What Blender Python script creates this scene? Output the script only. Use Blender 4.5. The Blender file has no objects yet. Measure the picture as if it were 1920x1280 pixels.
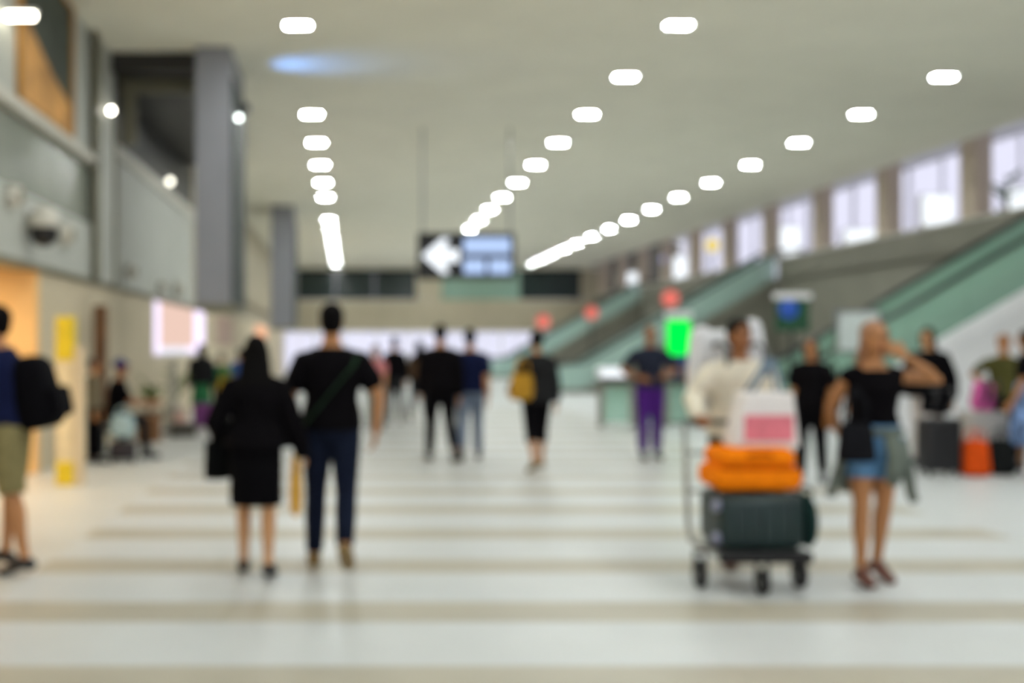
import bpy, bmesh, math, random
from mathutils import Vector, Matrix
random.seed(7)
R = math.radians
S = bpy.context.scene
C = S.collection

# ------------------------------------------------------------------ camera
FPX = 2000.0                                   # focal length in pixels of a 1920 px wide frame
cd = bpy.data.cameras.new('camera'); cam = bpy.data.objects.new('camera', cd); C.objects.link(cam)
cam.location = (0, 0, 1.5); cam.rotation_euler = (R(90), 0, 0)
cd.sensor_width = 36.0; cd.lens = FPX / 1920 * 36.0
cd.shift_x = 305 / 1920; cd.shift_y = 10 / 1920
cd.clip_start = 0.05; cd.clip_end = 300
cd.dof.use_dof = True; cd.dof.focus_distance = 0.9; cd.dof.aperture_fstop = 3.1
S.camera = cam
# ------------------------------------------------------------------ daylight outside, exposure
w = bpy.data.worlds.new('world'); S.world = w; w.use_nodes = True
bg = w.node_tree.nodes['Background']
bg.inputs[0].default_value = (0.88, 0.88, 1.0, 1); bg.inputs[1].default_value = 0.80
S.view_settings.view_transform = 'Standard'; S.view_settings.look = 'None'
S.view_settings.gamma = 1; S.view_settings.use_curve_mapping = False
S.view_settings.exposure = 0.42
LAMP = 208.0                                    # radiance of the ceiling downlights

# ------------------------------------------------------------------ materials
MATS = {}
def srgb(c):
    return tuple(((v / 255) / 12.92 if v / 255 <= 0.04045 else (((v / 255) + 0.055) / 1.055) ** 2.4) for v in c)
def mat(name, rgb, rough=0.6, metal=0.0, var=0.12, scale=8.0, bump=0.0, bscale=60.0, spec=0.5, coat=0.0):
    if name in MATS: return MATS[name]
    m = bpy.data.materials.new(name); m.use_nodes = True; nt = m.node_tree; N = nt.nodes; L = nt.links
    b = N['Principled BSDF']; c = srgb(rgb)
    b.inputs['Roughness'].default_value = rough; b.inputs['Metallic'].default_value = metal
    b.inputs['Specular IOR Level'].default_value = spec; b.inputs['Coat Weight'].default_value = coat
    tc = N.new('ShaderNodeTexCoord'); nz = N.new('ShaderNodeTexNoise'); nz.inputs['Scale'].default_value = scale
    nz.inputs['Detail'].default_value = 3
    L.new(tc.outputs['Object'], nz.inputs['Vector'])
    rp = N.new('ShaderNodeValToRGB')
    rp.color_ramp.elements[0].position = 0.3; rp.color_ramp.elements[1].position = 0.7
    rp.color_ramp.elements[0].color = (*[x * (1 - var) for x in c], 1)
    rp.color_ramp.elements[1].color = (*[min(1, x * (1 + var)) for x in c], 1)
    L.new(nz.outputs['Fac'], rp.inputs['Fac']); L.new(rp.outputs['Color'], b.inputs['Base Color'])
    if bump:
        n2 = N.new('ShaderNodeTexNoise'); n2.inputs['Scale'].default_value = bscale
        L.new(tc.outputs['Object'], n2.inputs['Vector'])
        bp = N.new('ShaderNodeBump'); bp.inputs['Strength'].default_value = bump; bp.inputs['Distance'].default_value = 0.01
        L.new(n2.outputs['Fac'], bp.inputs['Height']); L.new(bp.outputs['Normal'], b.inputs['Normal'])
    MATS[name] = m; return m
def emit(name, rgb, strength):
    if name in MATS: return MATS[name]
    m = bpy.data.materials.new(name); m.use_nodes = True; nt = m.node_tree; N = nt.nodes
    N.remove(N['Principled BSDF']); e = N.new('ShaderNodeEmission')
    e.inputs[0].default_value = (*rgb, 1); e.inputs[1].default_value = strength
    nt.links.new(e.outputs[0], N['Material Output'].inputs[0]); MATS[name] = m; return m
def glass(name, tint, gloss=0.08, body=0.0, body_rgb=(200, 200, 200)):
    if name in MATS: return MATS[name]
    m = bpy.data.materials.new(name); m.use_nodes = True; nt = m.node_tree; N = nt.nodes; L = nt.links
    N.remove(N['Principled BSDF'])
    t = N.new('ShaderNodeBsdfTransparent'); t.inputs[0].default_value = (*tint, 1)
    g = N.new('ShaderNodeBsdfGlossy'); g.inputs['Roughness'].default_value = 0.05
    d = N.new('ShaderNodeBsdfDiffuse'); d.inputs[0].default_value = (*srgb(body_rgb), 1)
    m1 = N.new('ShaderNodeMixShader'); m1.inputs[0].default_value = body
    m2 = N.new('ShaderNodeMixShader'); m2.inputs[0].default_value = gloss
    L.new(t.outputs[0], m1.inputs[1]); L.new(d.outputs[0], m1.inputs[2])
    L.new(m1.outputs[0], m2.inputs[1]); L.new(g.outputs[0], m2.inputs[2])
    L.new(m2.outputs[0], N['Material Output'].inputs[0]); MATS[name] = m; return m
def cloth(name, rgb, var=0.18): return mat(name, rgb, 0.9, 0, var, 14, 0.25, 90, 0.08)

# ------------------------------------------------------------------ mesh builder
class MB:
    def __init__(s): s.v = []; s.f = []
    def add(s, vs, fs):
        o = len(s.v); s.v += [tuple(v) for v in vs]; s.f += [tuple(i + o for i in f) for f in fs]; return s
    def box(s, c, d, rz=0):
        x, y, z = d[0] / 2, d[1] / 2, d[2] / 2; cr, sr = math.cos(rz), math.sin(rz)
        vs = []
        for k in (-z, z):
            for (i, j) in ((-x, -y), (x, -y), (x, y), (-x, y)):
                vs.append((c[0] + i * cr - j * sr, c[1] + i * sr + j * cr, c[2] + k))
        return s.add(vs, [(3, 2, 1, 0), (4, 5, 6, 7), (0, 1, 5, 4), (1, 2, 6, 5), (2, 3, 7, 6), (3, 0, 4, 7)])
    def rng(s, x0, x1, y0, y1, z0, z1):
        return s.box(((x0 + x1) / 2, (y0 + y1) / 2, (z0 + z1) / 2), (abs(x1 - x0), abs(y1 - y0), abs(z1 - z0)))
    def loft(s, rings):
        n = len(rings[0]); vs = [p for r in rings for p in r]; fs = []
        for k in range(len(rings) - 1):
            for i in range(n):
                j = (i + 1) % n
                fs.append((k * n + i, k * n + j, (k + 1) * n + j, (k + 1) * n + i))
        fs.append(tuple(range(n))[::-1]); m = (len(rings) - 1) * n; fs.append(tuple(range(m, m + n)))
        return s.add(vs, fs)
    def tube(s, pts, rad, n=12, side=None):
        """tube through pts; rad per point is r or (a,b): a along 'side', b across"""
        pts = [Vector(p) for p in pts]; rings = []
        ref = Vector(side) if side is not None else None
        for k, p in enumerate(pts):
            d = (pts[min(k + 1, len(pts) - 1)] - pts[max(k - 1, 0)]).normalized()
            if ref is None:
                ref = Vector((1, 0, 0)) if abs(d.x) < 0.8 else Vector((0, 1, 0))
            u = (ref - d * ref.dot(d)); u = u.normalized() if u.length > 1e-6 else d.orthogonal().normalized()
            if side is None: ref = u
            v = d.cross(u); r = rad[k] if isinstance(rad, (list, tuple)) else rad
            a, b = r if isinstance(r, (list, tuple)) else (r, r)
            rings.append([p + u * (a * math.cos(2 * math.pi * i / n)) + v * (b * math.sin(2 * math.pi * i / n)) for i in range(n)])
        return s.loft(rings)
    def limb(s, pts, rad, n=12):
        """tube with rounded ends"""
        pts = [Vector(p) for p in pts]
        d0 = (pts[0] - pts[1]).normalized(); d1 = (pts[-1] - pts[-2]).normalized(); r0, r1 = rad[0], rad[-1]
        P = [pts[0] + d0 * r0 * .95, pts[0] + d0 * r0 * .6] + pts + [pts[-1] + d1 * r1 * .6, pts[-1] + d1 * r1 * .95]
        return s.tube(P, [r0 * .3, r0 * .8] + list(rad) + [r1 * .8, r1 * .3], n)
    def ell(s, c, r, mtx=None, nu=14, nv=9):
        rings = []; c = Vector(c)
        for k in range(nv + 1):
            t = -math.pi / 2 + math.pi * (k + 0.0) / nv
            t = max(-1.5, min(1.5, t))
            ring = []
            for i in range(nu):
                a = 2 * math.pi * i / nu
                p = Vector((r[0] * math.cos(t) * math.cos(a), r[1] * math.cos(t) * math.sin(a), r[2] * math.sin(t)))
                ring.append(c + (mtx @ p if mtx else p))
            rings.append(ring)
        return s.loft(rings)
    def prism(s, poly, axis, a, b):
        """poly: 2D points; axis 'y' -> (x,z) extruded in y; 'x' -> (y,z) ; 'z' -> (x,y)"""
        def P(p, t):
            return (p[0], t, p[1]) if axis == 'y' else ((t, p[0], p[1]) if axis == 'x' else (p[0], p[1], t))
        n = len(poly); vs = [P(p, a) for p in poly] + [P(p, b) for p in poly]
        fs = [tuple(range(n)), tuple(range(2 * n - 1, n - 1, -1))] + [(i, i + n, (i + 1) % n + n, (i + 1) % n) for i in range(n)]
        return s.add(vs, fs)
    def rbox(s, c, d, r, seg=3, taper=1.0):
        bm = bmesh.new(); bmesh.ops.create_cube(bm, size=1)
        for v in bm.verts:
            v.co = Vector((v.co.x * d[0], v.co.y * d[1], v.co.z * d[2]))
            if v.co.z > 0: v.co.x *= taper; v.co.y *= taper
        bmesh.ops.bevel(bm, geom=bm.edges[:], offset=r, segments=seg, affect='EDGES', profile=0.5)
        bm.verts.ensure_lookup_table()
        s.add([v.co + Vector(c) for v in bm.verts], [[v.index for v in f.verts] for f in bm.faces]); bm.free(); return s
    def mesh(s, name, m, smooth=False):
        me = bpy.data.meshes.new(name); me.from_pydata(s.v, [], s.f)
        bm = bmesh.new(); bm.from_mesh(me); bmesh.ops.recalc_face_normals(bm, faces=bm.faces[:]); bm.to_mesh(me); bm.free()
        if m: me.materials.append(m)
        if smooth:
            me.polygons.foreach_set('use_smooth', [True] * len(me.polygons))
        return me
    def build(s, name, m, parent=None, smooth=False, bevel=0, loc=None, rz=0):
        o = bpy.data.objects.new(name, s.mesh(name, m, smooth)); C.objects.link(o)
        if parent: o.parent = parent
        if loc: o.location = loc
        if rz: o.rotation_euler.z = rz
        if bevel:
            b = o.modifiers.new('bevel', 'BEVEL'); b.width = bevel; b.segments = 2; b.limit_method = 'ANGLE'
        return o
def tag(o, label, cat, group=None, kind=None):
    if label: o['label'] = label
    if cat: o['category'] = cat
    if group: o['group'] = group
    if kind: o['kind'] = kind
    return o
def thing(name, label, cat, loc=(0, 0, 0), rz=0, group=None, kind=None):
    o = bpy.data.objects.new(name, None); C.objects.link(o); o.empty_display_size = 0.1
    o.location = loc; o.rotation_euler.z = rz
    return tag(o, label, cat, group, kind)
def inst(name, me, parent=None, loc=(0, 0, 0), rz=0):
    o = bpy.data.objects.new(name, me); C.objects.link(o); o.location = loc; o.rotation_euler.z = rz
    if parent: o.parent = parent
    return o
def copy_tree(o, parent=None):
    c = o.copy(); C.objects.link(c); c.parent = parent
    for ch in list(o.children): copy_tree(ch, c)
    return c

# ------------------------------------------------------------------ palette
M_floor = mat('floor_stone', (200, 201, 197), 0.42, 0, 0.04, 1.5, spec=0.35)
M_band = mat('tan_stone', (175, 169, 153), 0.42, 0, 0.06, 2.0, spec=0.35)
M_pale = mat('pale_stone', (201, 204, 204), 0.40, 0, 0.04, 1.7, spec=0.35)
M_ceil = mat('ceiling_paint', (243, 239, 221), 0.9, 0, 0.03, 1.0)
M_white = mat('white_paint', (240, 240, 242), 0.6, 0, 0.03, 2)
M_wall = mat('grey_panel', (186, 188, 180), 0.5, 0, 0.05, 1.2)
M_glassgrey = mat('green_grey_panel', (142, 146, 134), 0.25, 0, 0.12, 0.8)
M_ledge = mat('pale_ledge', (206, 202, 190), 0.5, 0, 0.04, 3)
M_beige = mat('beige_wall', (204, 190, 162), 0.7, 0, 0.06, 1.2)
M_taupe = mat('taupe_panel', (124, 122, 110), 0.55, 0, 0.07, 1.0)
M_taupe2 = mat('taupe_panel_light', (176, 166, 142), 0.55, 0, 0.07, 1.0)
M_tanpil = mat('tan_pillar', (198, 182, 164), 0.6, 0, 0.05, 2)
M_dark = mat('dark_brown_cladding', (34, 31, 26), 0.5, 0, 0.2, 2)
M_pillar = mat('lilac_grey_panel', (142, 143, 150), 0.45, 0, 0.04, 2)
M_darkglass = mat('dark_green_glass', (30, 44, 42), 0.15, 0, 0.2, 2)
M_orange_wall = mat('orange_wall', (228, 188, 128), 0.7, 0, 0.06, 2)
M_metal = mat('brushed_steel', (150, 152, 150), 0.35, 0.9, 0.08, 12)
M_darkmetal = mat('dark_metal', (52, 54, 54), 0.45, 0.6, 0.1, 12)
M_olive = mat('olive_trim', (116, 112, 90), 0.5, 0, 0.08, 3)
M_black = mat('black_plastic', (20, 20, 22), 0.5, 0, 0.2, 10)
M_rubber = mat('dark_rubber', (26, 26, 28), 0.8, 0, 0.2, 10)
M_win = glass('window_glass', (0.97, 0.97, 1.0), 0.04)
M_teal = glass('teal_glass', (0.74, 0.90, 0.83), 0.10, 0.45, (190, 224, 208))
M_clear = glass('pale_teal_glass', (0.82, 0.93, 0.90), 0.08, 0.48, (206, 230, 222))
E_lamp = emit('downlight_glow', (0.93, 0.98, 0.97), LAMP)
E_small = emit('small_lamp_glow', (1.0, 0.95, 0.82), 22)
E_sign = emit('white_sign_glow', (0.90, 0.95, 1.0), 1.0)
E_blue = emit('blue_white_sign_glow', (0.50, 0.66, 1.0), 0.78)
E_lav = emit('lavender_lightbox', (0.88, 0.78, 1.0), 1.1)
E_pink = emit('pink_lightbox', (0.88, 0.62, 0.52), 0.75)
E_green = emit('green_sign_glow', (0.0, 0.85, 0.06), 1.1)
E_red = emit('red_sign_glow', (0.9, 0.20, 0.16), 0.72)
E_yel = emit('yellow_sign_glow', (0.85, 0.65, 0.12), 0.8)
E_peri = emit('blue_dot_glow', (0.5, 0.52, 1.0), 0.9)

H = 6.0; XL = -3.7; XR = 13.8; YB = -9.0; YF = 60.0; MEZ = 3.6; HM = 7.4; PAR = 4.37
# ------------------------------------------------------------------ floor
floor = MB().rng(-8, 18.6, YB, 61, -0.25, -0.012).build('floor', M_floor)
tag(floor, 'polished pale stone floor with tan cross bands', None, None, 'structure')
pitch, wd, y0 = 1.26, 0.45, 4.79 - 1.26 * 6
MB().rng(-8, -2.1, YB, 61, -0.011, 0).build('floor_field', M_floor, floor)
MB().rng(5.2, 18.6, YB, 61, -0.011, 0).build('floor_field', M_pale, floor)
yy = YB; k = 0
me_band = MB().box((0, 0, 0), (7.3, wd - 0.004, 0.011)).mesh('tan_band', M_band)
me_pale = MB().box((0, 0, 0), (7.3, pitch - wd - 0.004, 0.011)).mesh('pale_band', M_pale)
NB = 18
for k in range(-5, NB):
    yc = 4.79 + k * pitch
    inst('tan_band', me_band, floor, (1.55, yc, -0.0055))
    inst('pale_band', me_pale, floor, (1.55, yc + pitch / 2, -0.0055))
ys = 4.79 - 5 * pitch - wd / 2; ye = 4.79 + (NB - 1) * pitch + pitch - wd / 2
MB().rng(-2.1, 5.2, YB, ys, -0.011, 0).build('floor_field', M_pale, floor)
MB().rng(-2.1, 5.2, ye, 61, -0.011, 0).build('floor_field', M_pale, floor)
# ------------------------------------------------------------------ ceiling
tag(MB().rng(-8, XR - 0.35, YB, 61, H, H + 0.3).build('ceiling', M_ceil), 'smooth off-white hall ceiling', None, None, 'structure')

# ------------------------------------------------------------------ left wall
wl = thing('wall_left', 'two-storey panelled wall with shop fronts', None, (0, 0, 0), 0, None, 'structure')
W = lambda n, m, *r: MB().rng(*r).build(n, m, wl)
# lower storey: warm shop recess near, beige wall beyond
W('shop_back_wall', M_orange_wall, -6.2, -6.0, 7.0, 12.7, 0, 2.46)
W('shop_side_wall', M_orange_wall, -6.0, XL, 12.6, 12.75, 0, 2.46)
W('shop_side_wall', M_orange_wall, -6.0, XL, 6.9, 7.0, 0, 2.46)
W('shop_ceiling', M_ledge, -6.2, XL - 0.02, 6.9, 12.75, 2.46, 2.60)
W('lower_wall', M_beige, XL - 0.3, XL, YB, 6.9, 0, 2.46)
W('lower_wall', M_beige, XL - 0.3, XL, 12.75, 20.2, 0, 2.46)
W('lower_wall', M_beige, XL - 0.3, XL, 27.4, YF, 0, 2.46)
# fascia band, panel joints
for (a, b) in ((YB, -4), (-4, 1), (1, 6), (6, 11), (11, 15.4)):
    W('fascia_panel', M_wall, XL - 0.28, XL + 0.02, a + 0.01, b - 0.01, 2.46, 3.24)
    W('upper_panel', M_glassgrey, XL - 0.28, XL - 0.03, a + 0.01, b - 0.01, 3.24, 4.09)
    W('top_panel', M_wall, XL - 0.28, XL - 0.01, a + 0.01, b - 0.01, 4.21, H)
W('ledge', M_ledge, XL - 0.28, XL + 0.10, YB, 15.4, 4.09, 4.21)
W('fascia_edge', M_olive, XL - 0.28, XL + 0.05, YB, 27, 2.40, 2.47)
# corner column of two olive strips and a pale core
W('column_core', M_wall, XL - 0.28, XL + 0.06, 15.4, 16.6, 2.47, H)
W('column_strip', M_olive, XL + 0.06, XL + 0.10, 15.15, 15.45, 2.47, H)
W('column_strip', M_olive, XL + 0.06, XL + 0.09, 16.50, 16.62, 2.47, 5.0)
# receding grey panels, dark cladding above, dark soffit
for (a, b) in ((16.62, 19.5), (19.5, 22.4), (22.4, 25.2)):
    W('parapet_panel', M_wall, XL - 0.28, XL, a + 0.01, b - 0.01, 2.47, 4.50)
W('parapet_cap', M_ledge, XL - 0.28, XL + 0.06, 16.62, 25.2, 4.50, 4.70)
W('dark_cladding', M_dark, XL - 0.28, XL - 0.02, 16.62, 25.2, 4.70, H)
W('dark_soffit', M_dark, XL, -2.36, 17.1, 24.2, 5.62, H)
W('portal_beam', M_olive, XL + 0.06, -2.31, 16.95, 17.12, 5.55, 5.72)
W('portal_post', M_olive, XL + 0.10, XL + 0.30, 16.95, 17.12, 4.72, 5.55)
W('portal_header', M_dark, XL + 0.06, -2.31, 16.30, 17.12, 5.72, H)
W('far_upper_wall', M_taupe2, XL - 0.3, XL, 25.2, YF, 2.46, H)
# pink shop front
for i, (a, b) in enumerate(((20.2, 21.0), (21.0, 25.6), (25.6, 27.4))):
    W('lightbox', (E_lav, E_pink, E_lav)[i], XL - 0.2, XL - 0.02, a + 0.04, b - 0.04, 1.35 if i != 1 else 1.5, 2.38)
W('poster_panel', mat('mauve_panel', (176, 148, 132), .6), XL, XL + .03, 29.5, 33.5, 1.55, 2.38)
W('peach_lightbox', emit('peach_glow', (.95, .5, .3), .9), XL, XL + .04, 42, 47, 1.75, 2.35)
W('shop_base', M_beige, XL - 0.25, XL, 20.2, 27.4, 0, 1.3)
W('shop_frame', M_ledge, XL - 0.25, XL - 0.01, 20.2, 27.4, 1.3, 1.345)

# ------------------------------------------------------------------ hanging pillars on the left
for yp, x0, d in ((16.0, -2.31, 1.9), (34.0, -2.5, 1.9)):
    p = thing('pillar', 'tall lilac grey hanging pillar beside the %s' % ('dark portal' if yp < 20 else 'brown far wall'), None, (0, 0, 0), 0, None, 'structure')
    MB().rng(x0, -1.78, yp, yp + d, 2.14, H).build('pillar_core', M_pillar, p)
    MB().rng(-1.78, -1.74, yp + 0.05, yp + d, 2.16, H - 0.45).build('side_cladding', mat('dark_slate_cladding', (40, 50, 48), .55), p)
    MB().rng(x0 - 0.02, -1.73, yp - 0.01, yp + d + 0.02, 2.06, 2.14).build('base_trim', M_olive, p)

# ------------------------------------------------------------------ right wall and mezzanine
wr = thing('wall_right', 'taupe wall below the glazed mezzanine', None, (0, 0, 0), 0, None, 'structure')
ESC = (18.4, 34.4, 50.4); EW = 1.7
for k in range(14):
    a = YB + k * 5; b = min(a + 5, YF)
    if a < YF: MB().rng(XR, XR + 0.3, a + 0.008, b - 0.008, 0, MEZ - 0.3).build('wall_panel', M_taupe, wr)
wm = thing('mezzanine', 'mezzanine gallery with tan pillars above the taupe wall', None, (0, 0, 0), 0, None, 'structure')
MB().rng(XR, 18.6, YB, YF, MEZ - 0.3, MEZ).build('mezzanine_slab', M_taupe, wm)
MB().rng(XR - 0.45, 18.6, YB, YF + 0.3, HM, HM + 0.2).build('mezzanine_roof', M_white, wm)
MB().rng(XR - 0.45, XR - 0.35, YB, YF + 0.3, H + 0.3, HM).build('roof_step', M_white, wm)
edges = [YB]
for e in ESC: edges += [e, e + EW]
edges.append(YF)
for i in range(0, len(edges), 2):
    MB().rng(XR, XR + 0.18, edges[i], edges[i + 1], MEZ, PAR - 0.06).build('parapet', M_taupe, wm)
    MB().rng(XR - 0.03, XR + 0.21, edges[i], edges[i + 1], PAR - 0.06, PAR).build('parapet_cap', M_ledge, wm)
pil = [23.5 + 3.85 * k for k in range(-8, 10)]
me = MB().rng(-0.0, 0.36, 0, 0.62, 0, HM - PAR).mesh('pillar', M_tanpil)
for y in pil:
    if y < YF: inst('mezzanine_pillar', me, wm, (XR, y, PAR))
# outer glazing of the mezzanine
xg = 18.3; n = 0
me_f = MB()
for (a, b, c, d) in ((0, 3.85, 0, 0.10), (0, 3.85, HM - MEZ - 0.10, HM - MEZ), (0, 0.05, 0.10, HM - MEZ - 0.10), (3.80, 3.85, 0.10, HM - MEZ - 0.10), (1.91, 1.94, 0.10, HM - MEZ - 0.10)):
    me_f.rng(-0.06, 0.06, a, b, c, d)
me_f = me_f.mesh('frame', M_white); me_p = MB().rng(-0.008, 0.008, 0, 1.83, 0, HM - MEZ - 0.2).mesh('pane', M_win)
for k in range(17):
    y = YB + k * 3.85 + 1.5
    if y + 3.85 > YF: break
    n += 1; wn = thing('window_%d' % n, 'tall bright window bay on the mezzanine', None, (xg, y, MEZ), 0, 'mezzanine window bays', 'structure')
    inst('window_frame', me_f, wn); inst('pane', me_p, wn, (0, 0.07, 0.1)); inst('pane', me_p, wn, (0, 1.95, 0.1))
tag(MB().rng(XR + 0.3, 18.6, YF, YF + 0.3, 0, HM).rng(XR - 0.45, XR + 0.3, YF, YF + 0.3, H, HM).rng(18.2, 18.6, YB, YF, 0, MEZ - 0.3).build('wall_outer', M_taupe), 'plain outer wall behind the mezzanine', None, None, 'structure')

# ------------------------------------------------------------------ far end wall
we = thing('wall_back', 'beige end wall above a row of bright glass doors', None, (0, YF, 0), 0, None, 'structure')
MB().rng(XL - 0.3, XR + 0.3, 0, 0.3, 2.42, 4.15).build('beige_band', M_taupe2, we)
MB().rng(XL - 0.3, XR + 0.3, 0, 0.3, 5.88, H).build('top_band', M_ceil, we)
for (a, b, m) in ((XL - 0.3, -3.0, M_taupe2), (-2.98, -0.8, M_darkglass), (-0.78, 1.4, M_darkglass), (1.42, 3.75, M_darkglass), (3.77, 5.2, M_taupe2), (5.22, 9.6, M_teal), (9.62, 13.0, M_darkglass), (13.02, XR + 0.3, M_taupe2)):
    MB().rng(a, b, -0.02, 0.28, 4.17, 5.86).build('upper_panel', m, we)
MB().rng(5.0, 10.0, 0.6, 0.7, 4.15, 5.9).build('screen_wall', M_taupe2, we)
n = 0
me_f = MB()
for (a, b, c, d) in ((0, 1.75, 2.32, 2.42), (0, 0.06, 0, 2.32), (1.69, 1.75, 0, 2.32), (0.85, 0.90, 0.1, 2.32), (0.06, 1.69, 0, 0.10)):
    me_f.rng(a, b, -0.05, 0.05, c, d)
me_f = me_f.mesh('door_frame', M_white); me_p = MB().rng(0, 0.79, -0.008, 0.008, 0, 2.22).mesh('pane', M_win)
for k in range(10):
    x = XL + k * 1.75; n += 1
    d = thing('door_%d' % n, 'bright glazed door bay at the end of the hall', None, (x, YF + 0.1, 0), 0, 'far glazed doors', 'structure')
    inst('door_frame', me_f, d); inst('pane', me_p, d, (0.06, 0, 0.1)); inst('pane', me_p, d, (0.90, 0, 0.1))

# ------------------------------------------------------------------ ceiling downlights
me_tr = MB()
me_tr.rng(-0.20, 0.20, -0.12, -0.085, -0.016, 0).rng(-0.20, 0.20, 0.085, 0.12, -0.016, 0).rng(-0.20, -0.165, -0.085, 0.085, -0.015, 0).rng(0.165, 0.20, -0.085, 0.085, -0.015, 0)
me_tr = me_tr.mesh('trim', M_white); me_df = MB().rng(-0.165, 0.165, -0.085, 0.085, -0.005, 0).mesh('diffuser', E_lamp)
ROWS = (( -0.72, 'in the row beside the lilac pillar', (8, 14)), (4.60, 'in the row above the hanging sign', ()), (9.90, 'in the row above the escalators', ()))
for X, where, skip in ROWS:
    for k in range(23):
        if k in skip: continue
        y = 14.9 + (k - 7) * 2.86
        px, py = (655 + X * FPX / y, 650 - (H - 1.5) * FPX / y) if y > 0 else (-1, -1)
        off = '' if -30 < px < 1950 and -20 < py < 1280 else '_offscreen'      # the rows run on past the frame
        t = thing('downlight' + off, 'small glowing rectangular ceiling downlight ' + where, 'downlight', (X, y, H), 0, 'ceiling downlights ' + where)
        inst('trim', me_tr, t); inst('diffuser' + off, me_df, t)

# ------------------------------------------------------------------ hanging direction sign
t = thing('hanging_sign', 'black hanging sign with glowing white left arrow and two lit text rows', 'sign', (2.41, 22.0, 2.90))
MB().rbox((0, 0, 0.475), (2.0, 0.16, 0.95), 0.03, 2).build('sign_box', M_black, t)
for x in (-0.90, 0.90):
    MB().tube([(x, 0, 0.94), (x, 0, H - 2.90)], 0.022, 8).build('hanging_rod', M_metal, t)
MB().prism([(-0.92, 0.47), (-0.50, 0.83), (-0.36, 0.83), (-0.46, 0.60), (-0.16, 0.60), (-0.16, 0.34), (-0.46, 0.34), (-0.36, 0.11), (-0.50, 0.11)], 'y', -0.100, -0.082).build('arrow', E_sign, t)
for (a, b, c, d) in ((-0.06, 0.90, 0.52, 0.84), (-0.06, 0.38, 0.10, 0.40), (0.46, 0.90, 0.10, 0.40)):
    MB().rbox(((a + b) / 2, -0.09, (c + d) / 2), (b - a, 0.02, d - c), 0.009, 1).build('text_bar', E_blue, t)

# ------------------------------------------------------------------ escalators
def escalator(y, label, clad, panelm, lit=False):  # lit adds steel strips that stand in for lamp reflections
    X0, run = 7.6, XR - 7.6; sl = MEZ / run; e = thing('escalator', label, 'escalator', (0, y, 0), 0, 'escalators up to the mezzanine')
    wd = EW - 0.06
    # enclosed base (prism) and skirt
    MB().prism([(X0, 0), (XR - 0.02, 0), (XR - 0.02, MEZ - 0.32), (X0 + 0.55, 0.0)][0:3] + [(X0, 0.0)], 'y', 0.06, wd - 0.06).build('base_cladding', clad, e)
    MB().prism([(X0 - 1.0, 0.002), (X0, 0.002), (XR - 0.02, MEZ - 0.34), (XR - 0.02, MEZ + 0.10), (X0, 0.14), (X0 - 1.0, 0.14)], 'y', 0.0, 0.07).build('skirt', clad, e)
    MB().prism([(X0 - 1.0, 0.002), (X0, 0.002), (XR - 0.02, MEZ - 0.34), (XR - 0.02, MEZ + 0.10), (X0, 0.14), (X0 - 1.0, 0.14)], 'y', wd - 0.07, wd).build('skirt', clad, e)
    MB().rng(X0 - 0.95, X0, 0.075, wd - 0.075, 0.002, 0.05).build('comb_plate', M_metal, e)
    ns = 18; dx = run / ns; me = MB().rng(0, dx, 0, wd - 0.16, -0.16, 0).mesh('step', M_darkmetal)
    for i in range(ns - 1): inst('step', me, e, (X0 + i * dx, 0.08, 0.02 + (i + 1) * MEZ / ns))
    for yy in (0.02, wd - 0.045):
        # glass in panels
        xs = [X0 - 0.85, X0, X0 + run / 4, X0 + run / 2, X0 + 3 * run / 4, XR - 0.04]
        zf = lambda x: 0.14 + max(0, (x - X0)) * sl
        for a, b in zip(xs[:-1], xs[1:]):
            MB().prism([(a + 0.01, zf(a)), (b - 0.01, zf(b)), (b - 0.01, zf(b) + 0.80), (a + 0.01, zf(a) + (0.80 if a >= X0 else 0.62))], 'y', yy, yy + 0.025).build('glass_panel', panelm, e)
        pts = [(X0 - 0.3, 0.36), (X0 - 0.75, 0.36), (X0 - 0.98, 0.46), (X0 - 1.06, 0.66), (X0 - 0.96, 0.86), (X0 - 0.75, 0.96), (X0, 1.0), (XR, MEZ + 1.0), (XR + 0.9, MEZ + 1.02)]
        MB().tube([(p[0], yy + 0.012, p[1]) for p in pts[2:]], 0.045, 8).build('handrail', M_darkmetal, e, True)
        for j, a in enumerate(xs[2:5]):
            if lit: MB().prism([(a + 0.2, zf(a + 0.2) + 0.81), (a + 0.9, zf(a + 0.9) + 0.81), (a + 0.9, zf(a + 0.9) + 0.86), (a + 0.2, zf(a + 0.2) + 0.86)], 'y', yy, yy + 0.03).build('added_glint_strip', mat('polished_steel', (205, 208, 206), .12, 1.0, .03, 10), e)  # added steel strips, put in where lamp reflections gleam on the glass
    return e
escalator(ESC[0], 'white-clad escalator with teal glass sides nearest the red bag pile', M_white, M_teal, True)
escalator(ESC[1], 'taupe-clad escalator rising behind the green lit sign', M_taupe, M_clear, False)
escalator(ESC[2], 'farthest taupe escalator near the bright glass doors', M_taupe, M_clear, False)

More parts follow.
